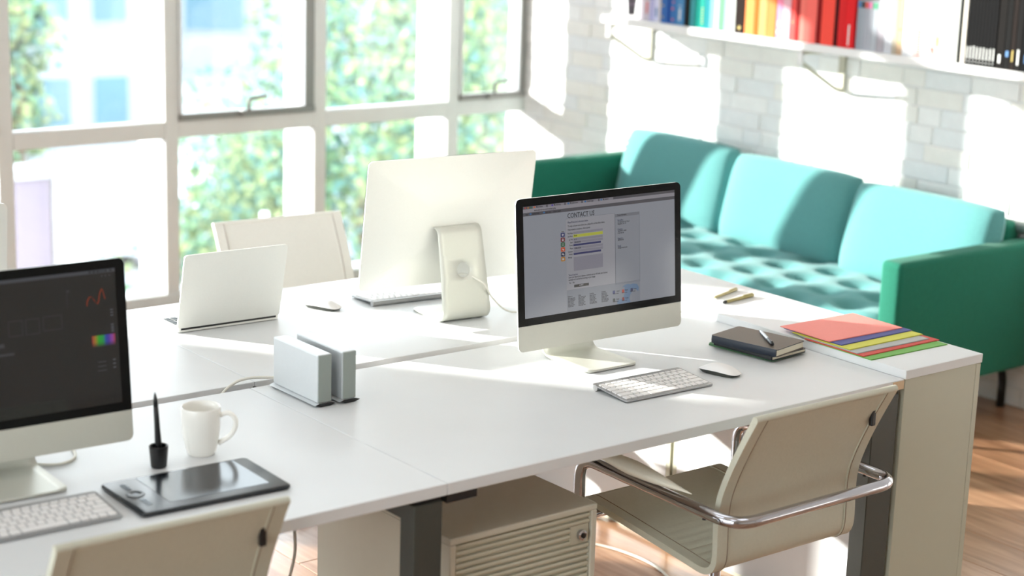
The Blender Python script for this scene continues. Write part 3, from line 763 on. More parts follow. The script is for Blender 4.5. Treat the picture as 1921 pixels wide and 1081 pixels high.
# ================================================================== KEYBOARDS
ROWS = [[1.04]*1+[1.035]*13, [1]*13+[1.5], [1.5]+[1]*13, [1.75]+[1]*11+[1.75], [2.25]+[1]*10+[2.25], [1, 1, 1, 1.25, 5, 1.25, 1, 1, 1, 1]]
def keyboard(loc, rz, label):
    t = tag(empty('keyboard', loc, rz), label, 'keyboard')
    W, D = .282, .130; z0, z1 = .006, .0165
    zz = lambda y: z0+(z1-z0)*(y+D/2)/D
    bm = bmesh.new(); ol = rrect(W, D, .007, 4)
    prism(bm, ol, lambda x, y: (x, y, zz(y)-.0032), lambda x, y: (x, y, zz(y)-.0)); obj('base_plate', bm, ALUK, t)
    tb = tube(bmesh.new(), [(-W/2+.002, D/2-.011, .0085), (W/2-.002, D/2-.011, .0085)], .0084, 14); obj('battery_tube', tb, ALUK, t, smooth=True)
    pad = .19/.19*.0189
    y = D/2-.0165; meshes = {}
    for r, row in enumerate(ROWS):
        h = .0082 if r == 0 else .0158
        tot = sum(row); sc_ = (W-.012)/tot; x = -W/2+.006
        yc = y-(h/2)
        for kw in row:
            wk = kw*sc_-.0032; key = (round(wk, 4), h)
            if key not in meshes:
                kb = bmesh.new(); ang = math.atan((z1-z0)/D)
                prism(kb, rrect(wk, h, .0018, 2), lambda a, b: (a, b, b*math.tan(ang)), lambda a, b: (a*.985, b*.985, .0022+b*math.tan(ang))); finish(kb)
                me = bpy.data.meshes.new('key'); kb.to_mesh(me); kb.free(); me.materials.append(KEYW); meshes[key] = me
            xc = x+kw*sc_/2
            obj('key', meshes[key], None, t, (xc, yc, zz(yc)+.0001)); x += kw*sc_
        y -= h+.0032
    return t
keyboard((2.945, 3.142, ZD), R(-.8), 'white and silver keyboard in front of the contact us computer')
keyboard((1.343, 3.106, ZD), R(-1.5), 'white and silver keyboard left of the drawing tablet')
keyboard((2.953, 4.212, ZD), R(180-5), 'white keyboard behind the computer seen from behind')

def mouse(loc, rz, label):
    t = tag(empty('mouse', loc, rz), label, 'mouse')
    L, W = .1125, .0572
    def sup(s, a): 
        c, s_ = math.cos(a), math.sin(a); e = .62
        return (math.copysign(abs(c)**e, c)*W/2*s, math.copysign(abs(s_)**e, s_)*L/2*s)
    bm = bmesh.new(); rings = []
    for k in range(9):
        q = k/8; s = math.cos(q*PI/2)**.6 if k < 8 else .02
        rings.append([bm.verts.new((lambda p: (p[0], p[1], .007+.0145*(1-s**2.6)*(1-.35*abs(2*p[1]/L)**2)+.004*(1-(abs(2*p[1]/L))**2)))(sup(s, 2*PI*j/32))) for j in range(32)])
    for A, C in zip(rings, rings[1:]):
        for j in range(32): bm.faces.new((A[j], A[(j+1) % 32], C[(j+1) % 32], C[j]))
    bm.faces.new(rings[-1]); bm.faces.new(rings[0][::-1]); obj('top_shell', bm, KEYW, t, smooth='all')
    bm = bmesh.new(); rings = []
    for (s, z) in ((.84, 0), (.94, .003), (.985, .0068)):
        rings.append([bm.verts.new((*sup(s, 2*PI*j/32), z+(0 if z == 0 else .004*(1-abs(2*sup(s, 2*PI*j/32)[1]/L)**2)))) for j in range(32)])
    for A, C in zip(rings, rings[1:]):
        for j in range(32): bm.faces.new((A[j], A[(j+1) % 32], C[(j+1) % 32], C[j]))
    bm.faces.new(rings[0][::-1]); bm.faces.new(rings[-1]); obj('base', bm, [GREYL], t)
    return t
mouse((3.178, 3.148, ZD), R(14), 'white mouse right of the keyboard on the right desk')
mouse((2.683, 4.226, ZD), R(22), 'white mouse between the laptop and the rear keyboard')

# ================================================================== LAPTOP
t = tag(empty('laptop', (2.362, 4.186, ZD), R(-1.5)), 'open silver laptop seen from behind on the window desk', 'laptop')
LWd, LD = .305, .215
bm = bmesh.new(); prism(bm, rrect(LWd, LD, .010, 4, 0, LD/2), lambda x, y: (x, y, .002), lambda x, y: (x, y, .0125)); obj('base', bm, ALU, t)
th = R(13); lid = lambda x, v, d: (x, -v*math.sin(th)+d*math.cos(th)+.002, .012+v*math.cos(th)+d*math.sin(th))
bm = bmesh.new(); prism(bm, rrect(LWd, .213, .010, 5, 0, .1065), lambda x, y: lid(x, y, -.0025), lambda x, y: lid(x, y, .0025)); ld = obj('lid', bm, ALU, t)
bm = bmesh.new(); prism(bm, rrect(LWd-.01, .200, .006, 3, 0, .1065), lambda x, y: lid(x, y, .0025), lambda x, y: lid(x, y, .003)); obj('display', bm, GLASSBLK, ld)
obj('hinge', tube(bmesh.new(), [(-.142, .003, .0105), (.142, .003, .0105)], .0045, 10), BLACK, t)
for r in range(5):
    for c in range(14):
        key = 'lk'
        if r == 0 and c == 0:
            kb = slab(rrect(.0165, .0155, .002, 2), 0, .0012); finish(kb); lk = bpy.data.meshes.new('key'); kb.to_mesh(lk); kb.free(); lk.materials.append(KEYD)
        obj('key', lk, None, t, (-.130+c*.0200+(r % 2)*.0, .030+r*.019, .0126))
obj('trackpad', slab(rrect(.1, .07, .004, 3, 0, .165), .0125, .0128), ALUD, t)

# ================================================================== HARD DRIVES
HD = mat('silver_drive_case', (208, 212, 214), 0.42, 0.35, var=0.02, scale=100)
HDF = mat('grey_drive_front', (150, 158, 152), 0.45, 0.2, var=0.03, scale=100)
def drive(x, y0, y1, label):
    t = tag(empty('hard_drive', (x, y0, ZD)), label, 'hard drive'); L = y1-y0
    w_ = .0195
    obj('case', B(-w_, w_, .001, L, .0095, .124, .003, 2), HD, t)
    obj('front_panel', B(-w_+.002, w_-.002, -.001, .0012, .0105, .1225, .0008, 1), HDF, t)
    def bs(a, b, e=1.0): return [(-.0285, 0.0055), (-.016, .0095), (.016, .0095), (.0285, .0055), (.014, .001), (-.014, .001)]
    bm = prism(bmesh.new(), bs(0, 0), lambda x_, z_: (x_, -.003, z_), lambda x_, z_: (x_, L+.004, z_)); obj('foot', bm, HD, t)
    bm = prism(bmesh.new(), bs(0, 0), lambda x_, z_: (x_*.97, -.0042, z_), lambda x_, z_: (x_*.97, -.003, z_)); obj('foot_cap', bm, BLACK, t)
    return t
drive(2.192, 3.442, 3.640, 'silver upright hard drive nearer the mug')
drive(2.2565, 3.438, 3.640, 'silver upright hard drive on the right, beside its twin')

# ================================================================== MUG, PEN STAND, TABLET
t = tag(empty('mug', (1.792, 3.298, ZD)), 'plain white ceramic mug behind the drawing tablet', 'mug')
prof = [(0, .001), (.026, .001), (.0285, 0.0), (.0300, .003), (.0325, .012), (.0375, .033), (.0405, .055), (.0415, .08), (.0418, .103), (.0410, .1055), (.0392, .1045), (.0388, .09), (.0378, .06), (.034, .03), (.028, .010), (0, .006)]
obj('cup', lathe(bmesh.new(), prof, 48), CERAM, t, smooth='all')
hp = [(.0395, 0, .086), (.058, 0, .094), (.073, 0, .082), (.074, 0, .062), (.062, 0, .040), (.0365, 0, .024)]
hh = fillet(hp, [.02]*4, 6)
bm = bmesh.new(); tube(bm, [(x*math.cos(R(-38)), x*math.sin(R(-38)), z) for x, y, z in hh], .0055, 12); obj('handle', bm, CERAM, t, smooth='all')

t = tag(empty('pen_stand', (1.677, 3.268, ZD)), 'small round black pen stand between the left computer and the mug', 'pen stand')
obj('cup', lathe(bmesh.new(), [(0, 0), (.0145, 0), (.0165, .003), (.0195, .040), (.0200, .046), (.0185, .0475), (.016, .046), (.015, .02), (0, .018)], 32), BLACK, t, smooth=True)
t = tag(empty('stylus', (1.677, 3.268, ZD+.02)), 'black stylus standing upright in the round pen stand', 'stylus')
bm = bmesh.new(); ax = lambda s: (-.0075*s/.14+.002, .002, s)
tube(bm, [ax(s) for s in (0, .01, .03, .06, .09, .112)], [.0055, .007, .0072, .0062, .0056, .0052], 14); obj('barrel', bm, BLACK, t, smooth='all')
bm = bmesh.new(); tube(bm, [ax(s) for s in (.112, .124, .134, .140, .142)], [.0052, .0045, .003, .0014, .0008], 12); obj('tip', bm, BLACK, t, smooth='all')

TABB = mat('black_tablet_body', (30, 33, 36), 0.32, var=0.06, scale=150)
TABS = mat('black_tablet_surface', (24, 28, 33), 0.16, var=0.05, scale=150)
t = tag(empty('drawing_tablet', (1.677, 3.108, ZD), R(-2.2)), 'black drawing tablet with ring and keys on its left side', 'drawing tablet')
bm = bmesh.new(); rs = []
ol = rrect(.326, .200, .010, 5)
for (s, z) in ((-.004, .0005), (0, .004), (0, .008), (-.0025, .0105)):
    rs.append([bm.verts.new((x+(s if x > 0 else -s), y+(s if y > 0 else -s), z)) for x, y in ol])
for A, C in zip(rs, rs[1:]):
    for k in range(len(ol)): bm.faces.new((A[k], A[(k+1) % len(ol)], C[(k+1) % len(ol)], C[k]))
bm.faces.new(rs[0][::-1]); bm.faces.new(rs[-1]); obj('body', bm, TABB, t, smooth=True)
obj('active_area', slab(rrect(.218, .160, .003, 3, .020, .012), .0105, .0109), TABS, t)
bm = lathe(bmesh.new(), [(.008, .0106), (.0095, .0118), (.0175, .0118), (.0188, .0106)], 32, -.128, .008); obj('touch_ring', bm, TABB, t, smooth=True)
RGREY = mat('grey_ring_button', (96, 106, 116), .35, var=.05)
obj('ring_button', lathe(bmesh.new(), [(0, .0114), (.007, .0112), (.0078, .0106)], 24, -.128, .008), RGREY, t)
for k in range(3):
    obj('express_key', slab(rrect(.012, .0085, .002, 3, -.128, .042+k*.0125), .0105, .0113), RGREY, t)
    obj('express_key', slab(rrect(.012, .0085, .002, 3, -.128, -.030-k*.0125), .0105, .0113), RGREY, t)

# ================================================================== NOTEBOOKS, PENS, FOLDERS
PAPER = mat('cream_page_block', (226, 218, 196), .8, var=.06, scale=400, aniso=(1, 1, 40))
def notebook(loc, rz, w_, h_, th_, mc, label, sm=None):
    t = tag(empty('notebook', loc, rz), label, 'notebook')
    obj('page_block', B(-w_/2+.004, w_/2-.003, -h_/2+.003, h_/2-.003, .002, th_-.002), PAPER, t)
    for (z0, z1, nm) in ((0, .002, 'back_cover'), (th_-.002, th_, 'front_cover')):
        obj(nm, slab(rrect(w_, h_, .007, 4), z0, z1), mc, t)
    bm = prism(bmesh.new(), [(-w_/2-.0006+(-.002*math.sin(PI*k/6)), th_*k/6) for k in range(7)]+[(-w_/2+.003, th_-.0001), (-w_/2+.003, .0001)], lambda x, z: (x, -h_/2+.004, z), lambda x, z: (x, h_/2-.004, z))
    obj('spine', bm, sm or mc, t)
    if sm: obj('cover_edge', slab(rrect(w_+.0006, h_+.0006, .007, 4), th_-.0022, th_-.0006), sm, t)
    return t
NAVY = mat('navy_black_spine', (24, 34, 48), .4, var=.06, scale=150)
BRN = mat('brown_notebook_cloth', (98, 86, 74), .55, var=.08, scale=200); BLKN = mat('black_notebook_cover', (26, 28, 32), .4, var=.08, scale=150); GRN = mat('green_notebook_cover', (70, 118, 76), .6, var=.08, scale=100)
notebook((3.432, 3.268, ZD), R(8), .148, .212, .0065, GRN, 'thin green notebook at the bottom of the notebook pile')
notebook((3.420, 3.248, ZD+.0066), R(6), .142, .200, .011, BLKN, 'black notebook in the middle of the notebook pile')
notebook((3.409, 3.246, ZD+.0177), R(12), .135, .205, .020, BRN, 'brown notebook with cream pages on top of the pile', NAVY)
def pen(loc, rz, L, r, mb, mc, label, name='pen', clip=True):
    t = tag(empty(name, loc, rz), label, name.replace('_', ' '))
    obj('barrel', tube(bmesh.new(), [(-L/2, 0, r), (-L/2+.012, 0, r), (L*.12, 0, r)], [r*.55, r*.95, r], 14), mb, t, smooth=True)
    obj('cap', tube(bmesh.new(), [(L*.12, 0, r), (L*.13, 0, r), (L/2-.003, 0, r), (L/2, 0, r)], [r*.9, r*1.06, r*1.06, r*.7], 14), mc, t, smooth=True)
    if clip: obj('clip', B(L*.16, L/2-.006, -.0018, .0018, r*2.05, r*2.05+.0016, .0004, 1), mc, t)
    return t
STEEL = mat('brushed_steel_pen', (150, 160, 170), .3, .8, var=.05, scale=300)
pen((3.416, 3.222, ZD+.0379), R(58+180), .135, .0048, STEEL, BLKN, 'steel and black pen lying on the brown notebook')
OLIVE = mat('champagne_pen', (186, 176, 132), .4, .2, var=.05); OLIVE2 = mat('olive_pen', (168, 156, 100), .4, .2, var=.05)
pen((3.722, 3.683, .7522), R(18), .142, .0045, OLIVE, OLIVE, 'champagne coloured pen on the cabinet, the one nearer the window', clip=True)
pen((3.708, 3.615, .7522), R(9), .142, .005, OLIVE2, OLIVE2, 'olive pen with a black tip on the cabinet, nearer the folders')
obj('tip', tube(bmesh.new(), [(-.074, 0, .005), (-.071, 0, .005), (-.063, 0, .005)], [.003, .0045, .0052], 12), BLACK, bpy.data.objects[[o.name for o in bpy.data.objects if o.get('label', '').startswith('olive pen')][0]])
FOL = [('green', (108, 172, 70), 2.967, 3.541, 3.839), ('red', (206, 70, 58), 3.000, 3.544, 3.850), ('grey', (176, 178, 176), 3.020, 3.546, 3.828), ('yellow', (206, 204, 70), 3.052, 3.552, 3.844), ('blue', (64, 70, 140), 3.090, 3.560, 3.846), ('pink', (240, 138, 128), 3.122, 3.553, 3.838)]
for k, (n_c, c, y0, x0, x1) in enumerate(FOL):
    z = .7522+k*.0022
    t = tag(empty('folder', ((x0+x1)/2, y0, z), R((-1.0, .6, -.5, .4, .8, -1.2)[k])), '%s card folder, %s of the fanned folder stack on the cabinet' % (n_c, ('bottom', 'second from bottom', 'third from bottom', 'third from top', 'second from top', 'topmost')[k]), 'folder')
    mc = mat('%s_card' % n_c, c, .6, var=.03, scale=60)
    hw = (x1-x0)/2
    D = .205 if k < 5 else .182
    obj('back_leaf', B(-hw, hw, 0, D, 0, .0008), mc, t); obj('front_leaf', B(-hw, hw, .0015, D, .0011, .0019), mc, t)
    obj('spine', B(-hw, -hw+.0015, .001, D-.001, .0007, .0012), mc, t)

# ================================================================== CABLES
def cable(name, pts, r, label, m=RUB, cat='cable', rad=.05):
    # smooth catmull-rom
    P = [Vector(p) for p in pts]; P = [P[0]*2-P[1]]+P+[P[-1]*2-P[-2]]; out = []
    for i in range(1, len(P)-2):
        for k in range(8):
            s = k/8; a, b, c, d = P[i-1], P[i], P[i+1], P[i+2]
            out.append(.5*((2*b)+(-a+c)*s+(2*a-5*b+4*c-d)*s*s+(-a+3*b-3*c+d)*s**3))
    out.append(P[-2])
    return tag(obj(name, tube(bmesh.new(), out, r, 10), m, smooth='all'), label, cat)
cable('cable', [(2.03, 3.68, .675), (2.06, 3.69, .715), (2.10, 3.695, .738), (2.14, 3.692, .744), (2.19, 3.675, .742), (2.215, 3.65, .741), (2.225, 3.645, .750)], .0035, 'white cable rising from the desk gap to the hard drives')
cable('cable', [(1.40, 3.425, .80), (1.43, 3.45, .76), (1.455, 3.452, .7345), (1.475, 3.405, .7335), (1.52, 3.385, .7335), (1.562, 3.42, .7335), (1.578, 3.50, .7335), (1.56, 3.58, .7335), (1.50, 3.64, .7335), (1.47, 3.675, .70)], .0032, 'white cable curling out beneath the left computer')
cable('cable', [(2.945, 3.985, .835), (2.955, 3.935, .855), (2.985, 3.885, .835), (3.03, 3.90, .785), (3.10, 3.91, .7345), (3.19, 3.88, .7335), (3.28, 3.80, .7335), (3.31, 3.72, .7335), (3.315, 3.68, .70)], .0027, 'white power cable passing through the rear computer stand')
cable('cable', [(1.96, 3.55, .68), (1.99, 3.30, .60), (1.965, 3.20, .52), (1.935, 3.19, .40), (1.92, 3.20, .15), (1.93, 3.25, .005), (2.0, 3.4, .004)], .0038, 'white cable hanging beneath the near desk')
cable('cable', [(2.66, 3.45, .12), (2.82, 3.50, .20), (2.95, 3.50, .10), (3.10, 3.42, .02), (3.22, 3.33, .004), (3.34, 3.42, .004), (3.42, 3.62, .004), (3.38, 3.83, .004), (3.22, 3.95, .004), (3.05, 4.0, .004), (2.95, 3.98, .02)], .004, 'pale cable looped on the floor beside the pedestal')

# ================================================================== CHAIRS
def chair():
    t = empty('office_chair')
    Wc = .462
    # profile in (y, z); local origin: floor under the back edge, x centred
    pr = [(.455, .452), (.435, .455), (.34, .446), (.2, .430), (.09, .417), (.045, .4115), (.018, .416), (.003, .432), (-.002, .46), (-.0, .53), (-.002, .572), (-.011, .613), (-.036, .677), (-.071, .749), (-.097, .798), (-.101, .806)]
    P = [Vector((0, y, z)) for y, z in pr]
    def sm(P, n=4):
        Q = [P[0]*2-P[1]]+P+[P[-1]*2-P[-2]]; out = []
        for i in range(1, len(Q)-2):
            for k in range(n):
                s = k/n; a, b, c, d = Q[i-1], Q[i], Q[i+1], Q[i+2]
                out.append(.5*((2*b)+(-a+c)*s+(2*a-5*b+4*c-d)*s*s+(-a+3*b-3*c+d)*s**3))
        out.append(P[-1]); return out
    path = sm(P, 5)
    N = len(path)
    nor = []
    for i in range(N):
        tv = (path[min(i+1, N-1)]-path[max(i-1, 0)]).normalized(); nor.append(Vector((0, tv.z, -tv.y)))   # points to the sitter's side reversed
    def sheet(name, x0, x1, off, th, m, ribs=False, parent=t, i0=0, i1=N):
        bm = bmesh.new(); nx_ = max(3, int((x1-x0)/.03)+2); rows = []
        pts = path[i0:i1]; ns = nor[i0:i1]
        if ribs:
            # refine the seat for ribs
            pp = []; nn = []
            for i in range(len(pts)-1):
                for k in range(3):
                    pp.append(pts[i].lerp(pts[i+1], k/3)); nn.append(ns[i].lerp(ns[i+1], k/3).normalized())
            pp.append(pts[-1]); nn.append(ns[-1]); pts, ns = pp, nn
        s = 0
        for sd in (1, -1):
            rows.append([])
            s = 0
            for i, (p, q) in enumerate(zip(pts, ns)):
                if i: s += (pts[i]-pts[i-1]).length
                o_ = off
                if ribs and .06 < p.y < .27 and p.z < .46: o_ += .004*abs(math.sin(s*PI/.028))
                e = .0025 if (i == 0 or i == len(pts)-1) else 0
                rows[-1].append([bm.verts.new(Vector((x0+(x1-x0)*j/(nx_-1), 0, 0))+p+q*(sd*(th/2-e)+(o_*sd if ribs else off))) for j in range(nx_)])
        A, C = rows
        for G in (A, C):
            for i in range(len(G)-1):
                for j in range(nx_-1): bm.faces.new((G[i][j], G[i][j+1], G[i+1][j+1], G[i+1][j]))
        for i in range(len(A)-1):
            for j in (0, nx_-1): bm.faces.new((A[i][j], A[i+1][j], C[i+1][j], C[i][j]))
        for i in (0, len(A)-1):
            for j in range(nx_-1): bm.faces.new((A[i][j], A[i][j+1], C[i][j+1], C[i][j]))
        return obj(name, bm, m, parent, smooth=True)
    h = Wc/2
    sheet('sling', -h+.036, h-.036, 0, .010, LEATHER, ribs=True)
    for s in (-1, 1):
        a, b = sorted((s*(h-.0372), s*(h-.001)))
        sheet('side_hem', a, b, 0, .0155, LEATHERB)
    # seam threads
    SEAM = mat('brown_seam', (120, 96, 76), .7)
    for s in (-1, 1):
        bm = bmesh.new(); tube(bm, [Vector((s*(h-.0335), 0, 0))+p-q*.0078 for p, q in zip(path, nor)], .0009, 5); obj('seam', bm, SEAM, t)
        bm = bmesh.new(); tube(bm, [Vector((s*(h-.0335), 0, 0))+p+q*.0078 for p, q in zip(path, nor)], .0009, 5); obj('seam', bm, SEAM, t)
    # rolled top edge and front edge
    top = path[-1]
    obj('top_roll', tube(bmesh.new(), [(-h, top.y, top.z), (-h+.036, top.y, top.z+.0005), (0, top.y, top.z+.001), (h-.036, top.y, top.z+.0005), (h, top.y, top.z)], [.0085, .0085, .0078, .0085, .0085], 12), LEATHERB, t, smooth=True)
    fr = path[0]
    obj('front_roll', tube(bmesh.new(), [(-h, fr.y, fr.z-.001), (h, fr.y, fr.z-.001)], .009, 12), LEATHERB, t, smooth=True)
    i_t = min(range(N), key=lambda i: abs(path[i].z-.742)+(0 if path[i].y < 0 else 9))
    pt, nq = path[i_t], nor[i_t]
    tb = B(h-.046, h-.032, pt.y-.014, pt.y-.002, pt.z-.022, pt.z+.022, .003); obj('strap_tag', tb, BLACK, t)
    # chrome frame: arms and rear bar in one bent tube
    xa = h+.036
    fp = [(-xa+.012, .43, .40), (-xa, .43, .46), (-xa, .43, .573), (-xa, -.098, .572), (xa, -.098, .582), (xa, .43, .573), (xa, .43, .46), (xa-.012, .43, .40)]
    fp = [(-xa, .43, .385), (-xa, .43, .578), (-xa, -.100, .570), (xa, -.100, .570), (xa, .43, .578), (xa, .43, .40), (h-.03, .43, .40), (h-.03, .05, .392)]
    fp = [(-(h-.05), .415, .432), (-xa, .43, .425)]+fp[1:-3]+[(xa, .43, .425), (h-.05, .415, .432)]
    pts = fillet(fp, [.03, .055, .065, .065, .055, .03], 9)
    obj('arm_tube', tube(bmesh.new(), pts, .0142, 16), CHROME, t, smooth='all')
    for s in (-1, 1):
        # arm pad
        bm = bmesh.new(); n_p = 14; rows = []
        for k in range(n_p+1):
            q = k/n_p; y = .045+q*.40
            e = min(1, math.sin(max(.06, min(q, 1-q)*7*PI/8) if min(q, 1-q)*7*PI/8 < PI/2 else PI/2))
            zc = .605-.0045*math.cos(q*PI)-(.035*max(0, q-.9)*6 if q > .9 else 0)
            rows.append([bm.verts.new((s*xa+.026*e*math.cos(2*PI*j/14), y, zc+.017*e*math.sin(2*PI*j/14))) for j in range(14)])
        for A, C in zip(rows, rows[1:]):
            for j in range(14): bm.faces.new((A[j], A[(j+1) % 14], C[(j+1) % 14], C[j]))
        bm.faces.new(rows[0][::-1]); bm.faces.new(rows[-1]); obj('armrest', bm, PADL, t, smooth='all')
        obj('arm_bolt', tube(bmesh.new(), [(s*xa, -.0, .556), (s*xa+s*.0, -.0, .5535)], .005, 10), BLACK, t)
    obj('crossbar', tube(bmesh.new(), [(-.13, .25, .396), (.13, .25, .396)], .010, 12), CHROME, t)
    obj('mount_plate', B(-.09, .09, .13, .31, .355, .388, .004), BLACK, t)
    obj('post', tube(bmesh.new(), [(0, .22, .07), (0, .22, .20), (0, .22, .201), (0, .22, .36)], [.025, .025, .0145, .0145], 20), CHROME, t, smooth=True)
    bm = bmesh.new()
    for k in range(4):
        a = PI/4+k*PI/2; d = Vector((math.cos(a), math.sin(a), 0)); c = Vector((0, .22, 0))
        lg = bmesh.new(); tube(lg, [c+d*.02+Vector((0, 0, .085)), c+d*.16+Vector((0, 0, .07)), c+d*.30+Vector((0, 0, .05))], [.020, .016, .011], 12)
        leg = obj('base_leg', lg, CHROME, t, smooth='all')
        obj('castor', prism(bmesh.new(), [(.025*math.cos(q*PI/8), .025+.025*math.sin(q*PI/8)) for q in range(16)], lambda x, z: (c.x+d.x*.29-.012, c.y+d.y*.29+x, z), lambda x, z: (c.x+d.x*.29+.012, c.y+d.y*.29+x, z)), BLACK, leg)
    bm.free()
    return t
c1 = chair(); c1.location = (3.021, 2.750, 0)
tag(c1, 'cream leather office chair with chrome arms at the right desk', 'chair')
c2 = copy_tree(c1); c2.location = (1.460, 2.880, 0); c2.rotation_euler = (0, 0, R(-.8)); tag(c2, 'cream office chair at the bottom left, only its backrest in view', 'chair')
c3 = copy_tree(c1); c3.location = (3.02, 4.94, 0); c3.rotation_euler = (0, 0, R(180-3)); [bpy.data.objects.remove(o) for o in list(c3.children) if o.name.startswith('strap_tag')]; LEATHER_LIT = mat('cream_leather_lit', (244, 243, 236), 0.42, var=.03, scale=120)
for o in c3.children:  # same cream leather recoloured paler; the window light is in the colour
    if o.name.split('.')[0] in ('sling', 'side_hem', 'top_roll', 'front_roll'): o.material_slots[0].link = 'OBJECT'; o.material_slots[0].material = LEATHER_LIT
tag(c3, 'cream office chair by the windows, leather lightened for the window light, facing the camera behind the laptop', 'chair')

# ================================================================== SOFA
sofa = tag(empty('sofa', (5.17, 5.0, 0)), 'long teal three-seat sofa against the white brick wall', 'sofa')
S = lambda bm: bm
def sob(name, bm, m, par=sofa, smooth=True, sub=0):
    for v in bm.verts: v.co -= Vector((5.17, 5.0, 0))
    o = obj(name, bm, m, par, smooth=smooth)
    if sub:
        s_ = o.modifiers.new('round', 'SUBSURF'); s_.levels = sub; s_.render_levels = sub
    return o
SY0, SY1 = 3.965, 6.285; AY0, AY1 = 4.058, 6.19; SXF, SXB = 4.845, 5.63
def armpiece(y0, y1):
    bm = bmesh.new()
    box(bm, SXF, SXB, y0, y1, .175, .657, .020, 4); return bm
sob('armrest', armpiece(SY0, AY0), TEALD); sob('armrest', armpiece(AY1, SY1), TEALD)
sob('seat_frame', B(SXF+.02, SXB-.02, AY0, AY1, .19, .30, .01, 2), TEALD)
bm = B(5.535, SXB, AY0+.001, AY1-.001, .30, .715, .03, 4)
sob('back_frame', bm, TEALD)
# tufted seat
bm = bmesh.new(); NU, NV = 60, 150
cx_n, cy_n = 4, 11
def seat_h(x, y):
    gx = (x-SXF)/(SXB-SXF-.1)*cx_n; gy = (y-AY0)/(AY1-AY0)*cy_n
    # distance to the nearest tuft button (diamond grid)
    best = 9
    for ox in (-1, 0, 1, 2):
        for oy in (-1, 0, 1, 2):
            ix = math.floor(gx)+ox; iy = math.floor(gy)+oy
            bx_ = ix+(.5 if iy % 2 else 0.0)
            d = math.hypot((gx-bx_)*.19, (gy-iy)*.19); best = min(best, d)
    return .0-.024*math.exp(-(best/.050)**2)+.012*min(1, best/.08)
V = {}
def sp(a, b):
    x = SXF+.005+a*(SXB-.12-SXF); y = AY0+.003+b*(AY1-AY0-.006)
    ed = min(a*.73, .05)/.05
    edy = min(min(b, 1-b)*2.08, .05)/.05
    z = .435+seat_h(x, y)-.03*(1-ed)**2-.02*(1-edy)**2
    return (x, y, z)
G = grid(bm, NU, NV, sp)
# skirt
lows = {}
def low(v):
    if v not in lows: lows[v] = bm.verts.new((v.co.x, v.co.y, .302))
    return lows[v]
bd = [G[i][0] for i in range(NU)]+[G[NU-1][j] for j in range(1, NV)]+[G[i][NV-1] for i in range(NU-2, -1, -1)]+[G[0][j] for j in range(NV-2, 0, -1)]
for k in range(len(bd)):
    a, b = bd[k], bd[(k+1) % len(bd)]; bm.faces.new((b, a, low(a), low(b)))
bm.faces.new([low(v) for v in bd])
sob('seat_cushion', bm, TEAL, smooth='all')
bm = bmesh.new()
# back cushions
def cushion(yc, wy, xt, xb, zt, zb, rz=0, label=None, par=sofa, seed=0):
    # leaning soft pillow: lower front at xb, upper front at xt
    bm = bmesh.new(); rnd = random.Random(seed); n1, n2 = 34, 34; T = .145
    hgt = math.hypot(zt-zb, xt-xb); up = Vector((xt-xb, 0, zt-zb)).normalized(); nrm = Vector((-up.z, 0, up.x)); 
    def pt(u, v, side):
        a, b = u*2-1, v*2-1
        e = ((1-abs(a)**5)*(1-abs(b)**4.5))
        th_ = T/2*(max(e, 0)**.36)
        pin = 1-.035*(abs(b)**4)
        wr = .0016*math.sin(u*90+seed*3)*(max(0, v-.72)/.28)*(1 if side < 0 else 0)
        y = yc+a*wy/2*pin*(1-.0*abs(a))
        h_ = v*hgt*(1-.03*abs(a)**4)
        p = Vector((xb, 0, zb))+up*h_ + nrm*(th_*(-side)+wr) - nrm*(T/2)
        return Vector((p.x, y, p.z))
    for sd in (-1, 1): grid(bm, n1, n2, lambda u, v: pt(u, v, sd))
    if rz:
        bmesh.ops.rotate(bm, verts=bm.verts, cent=Vector((xt, yc, 0)), matrix=Matrix.Rotation(rz, 3, 'Z'))
    return bm
bm.free()
sob('back_cushion', cushion(5.785, .69, 5.475, 5.385, .812, .43, seed=1), TEAL, smooth='all')
sob('back_cushion', cushion(5.08, .70, 5.455, 5.355, .803, .43, seed=2), TEAL, smooth='all')
sob('back_cushion', cushion(4.375, .70, 5.425, 5.32, .798, .43, seed=3), TEAL, smooth='all')
LEGR = .0155
for (x, y) in ((5.605, 4.06), (5.605, 6.19), (4.92, 4.06), (4.92, 6.19)):
    o = tube(bmesh.new(), fillet([(x-.16 if x > 5 else x+.16, y, .183), (x-.02 if x > 5 else x+.02, y, .165), (x, y, .11), (x, y, 0)], .03), LEGR, 10)
    sob('leg', o, BLACK, smooth='all')
METG = mat('grey_metal_sofa_frame', (130, 140, 138), .4, .5, var=.05)
sob('back_rail', tube(bmesh.new(), [(5.615, 4.0, .69), (5.615, 6.25, .69)], .022, 12), METG)

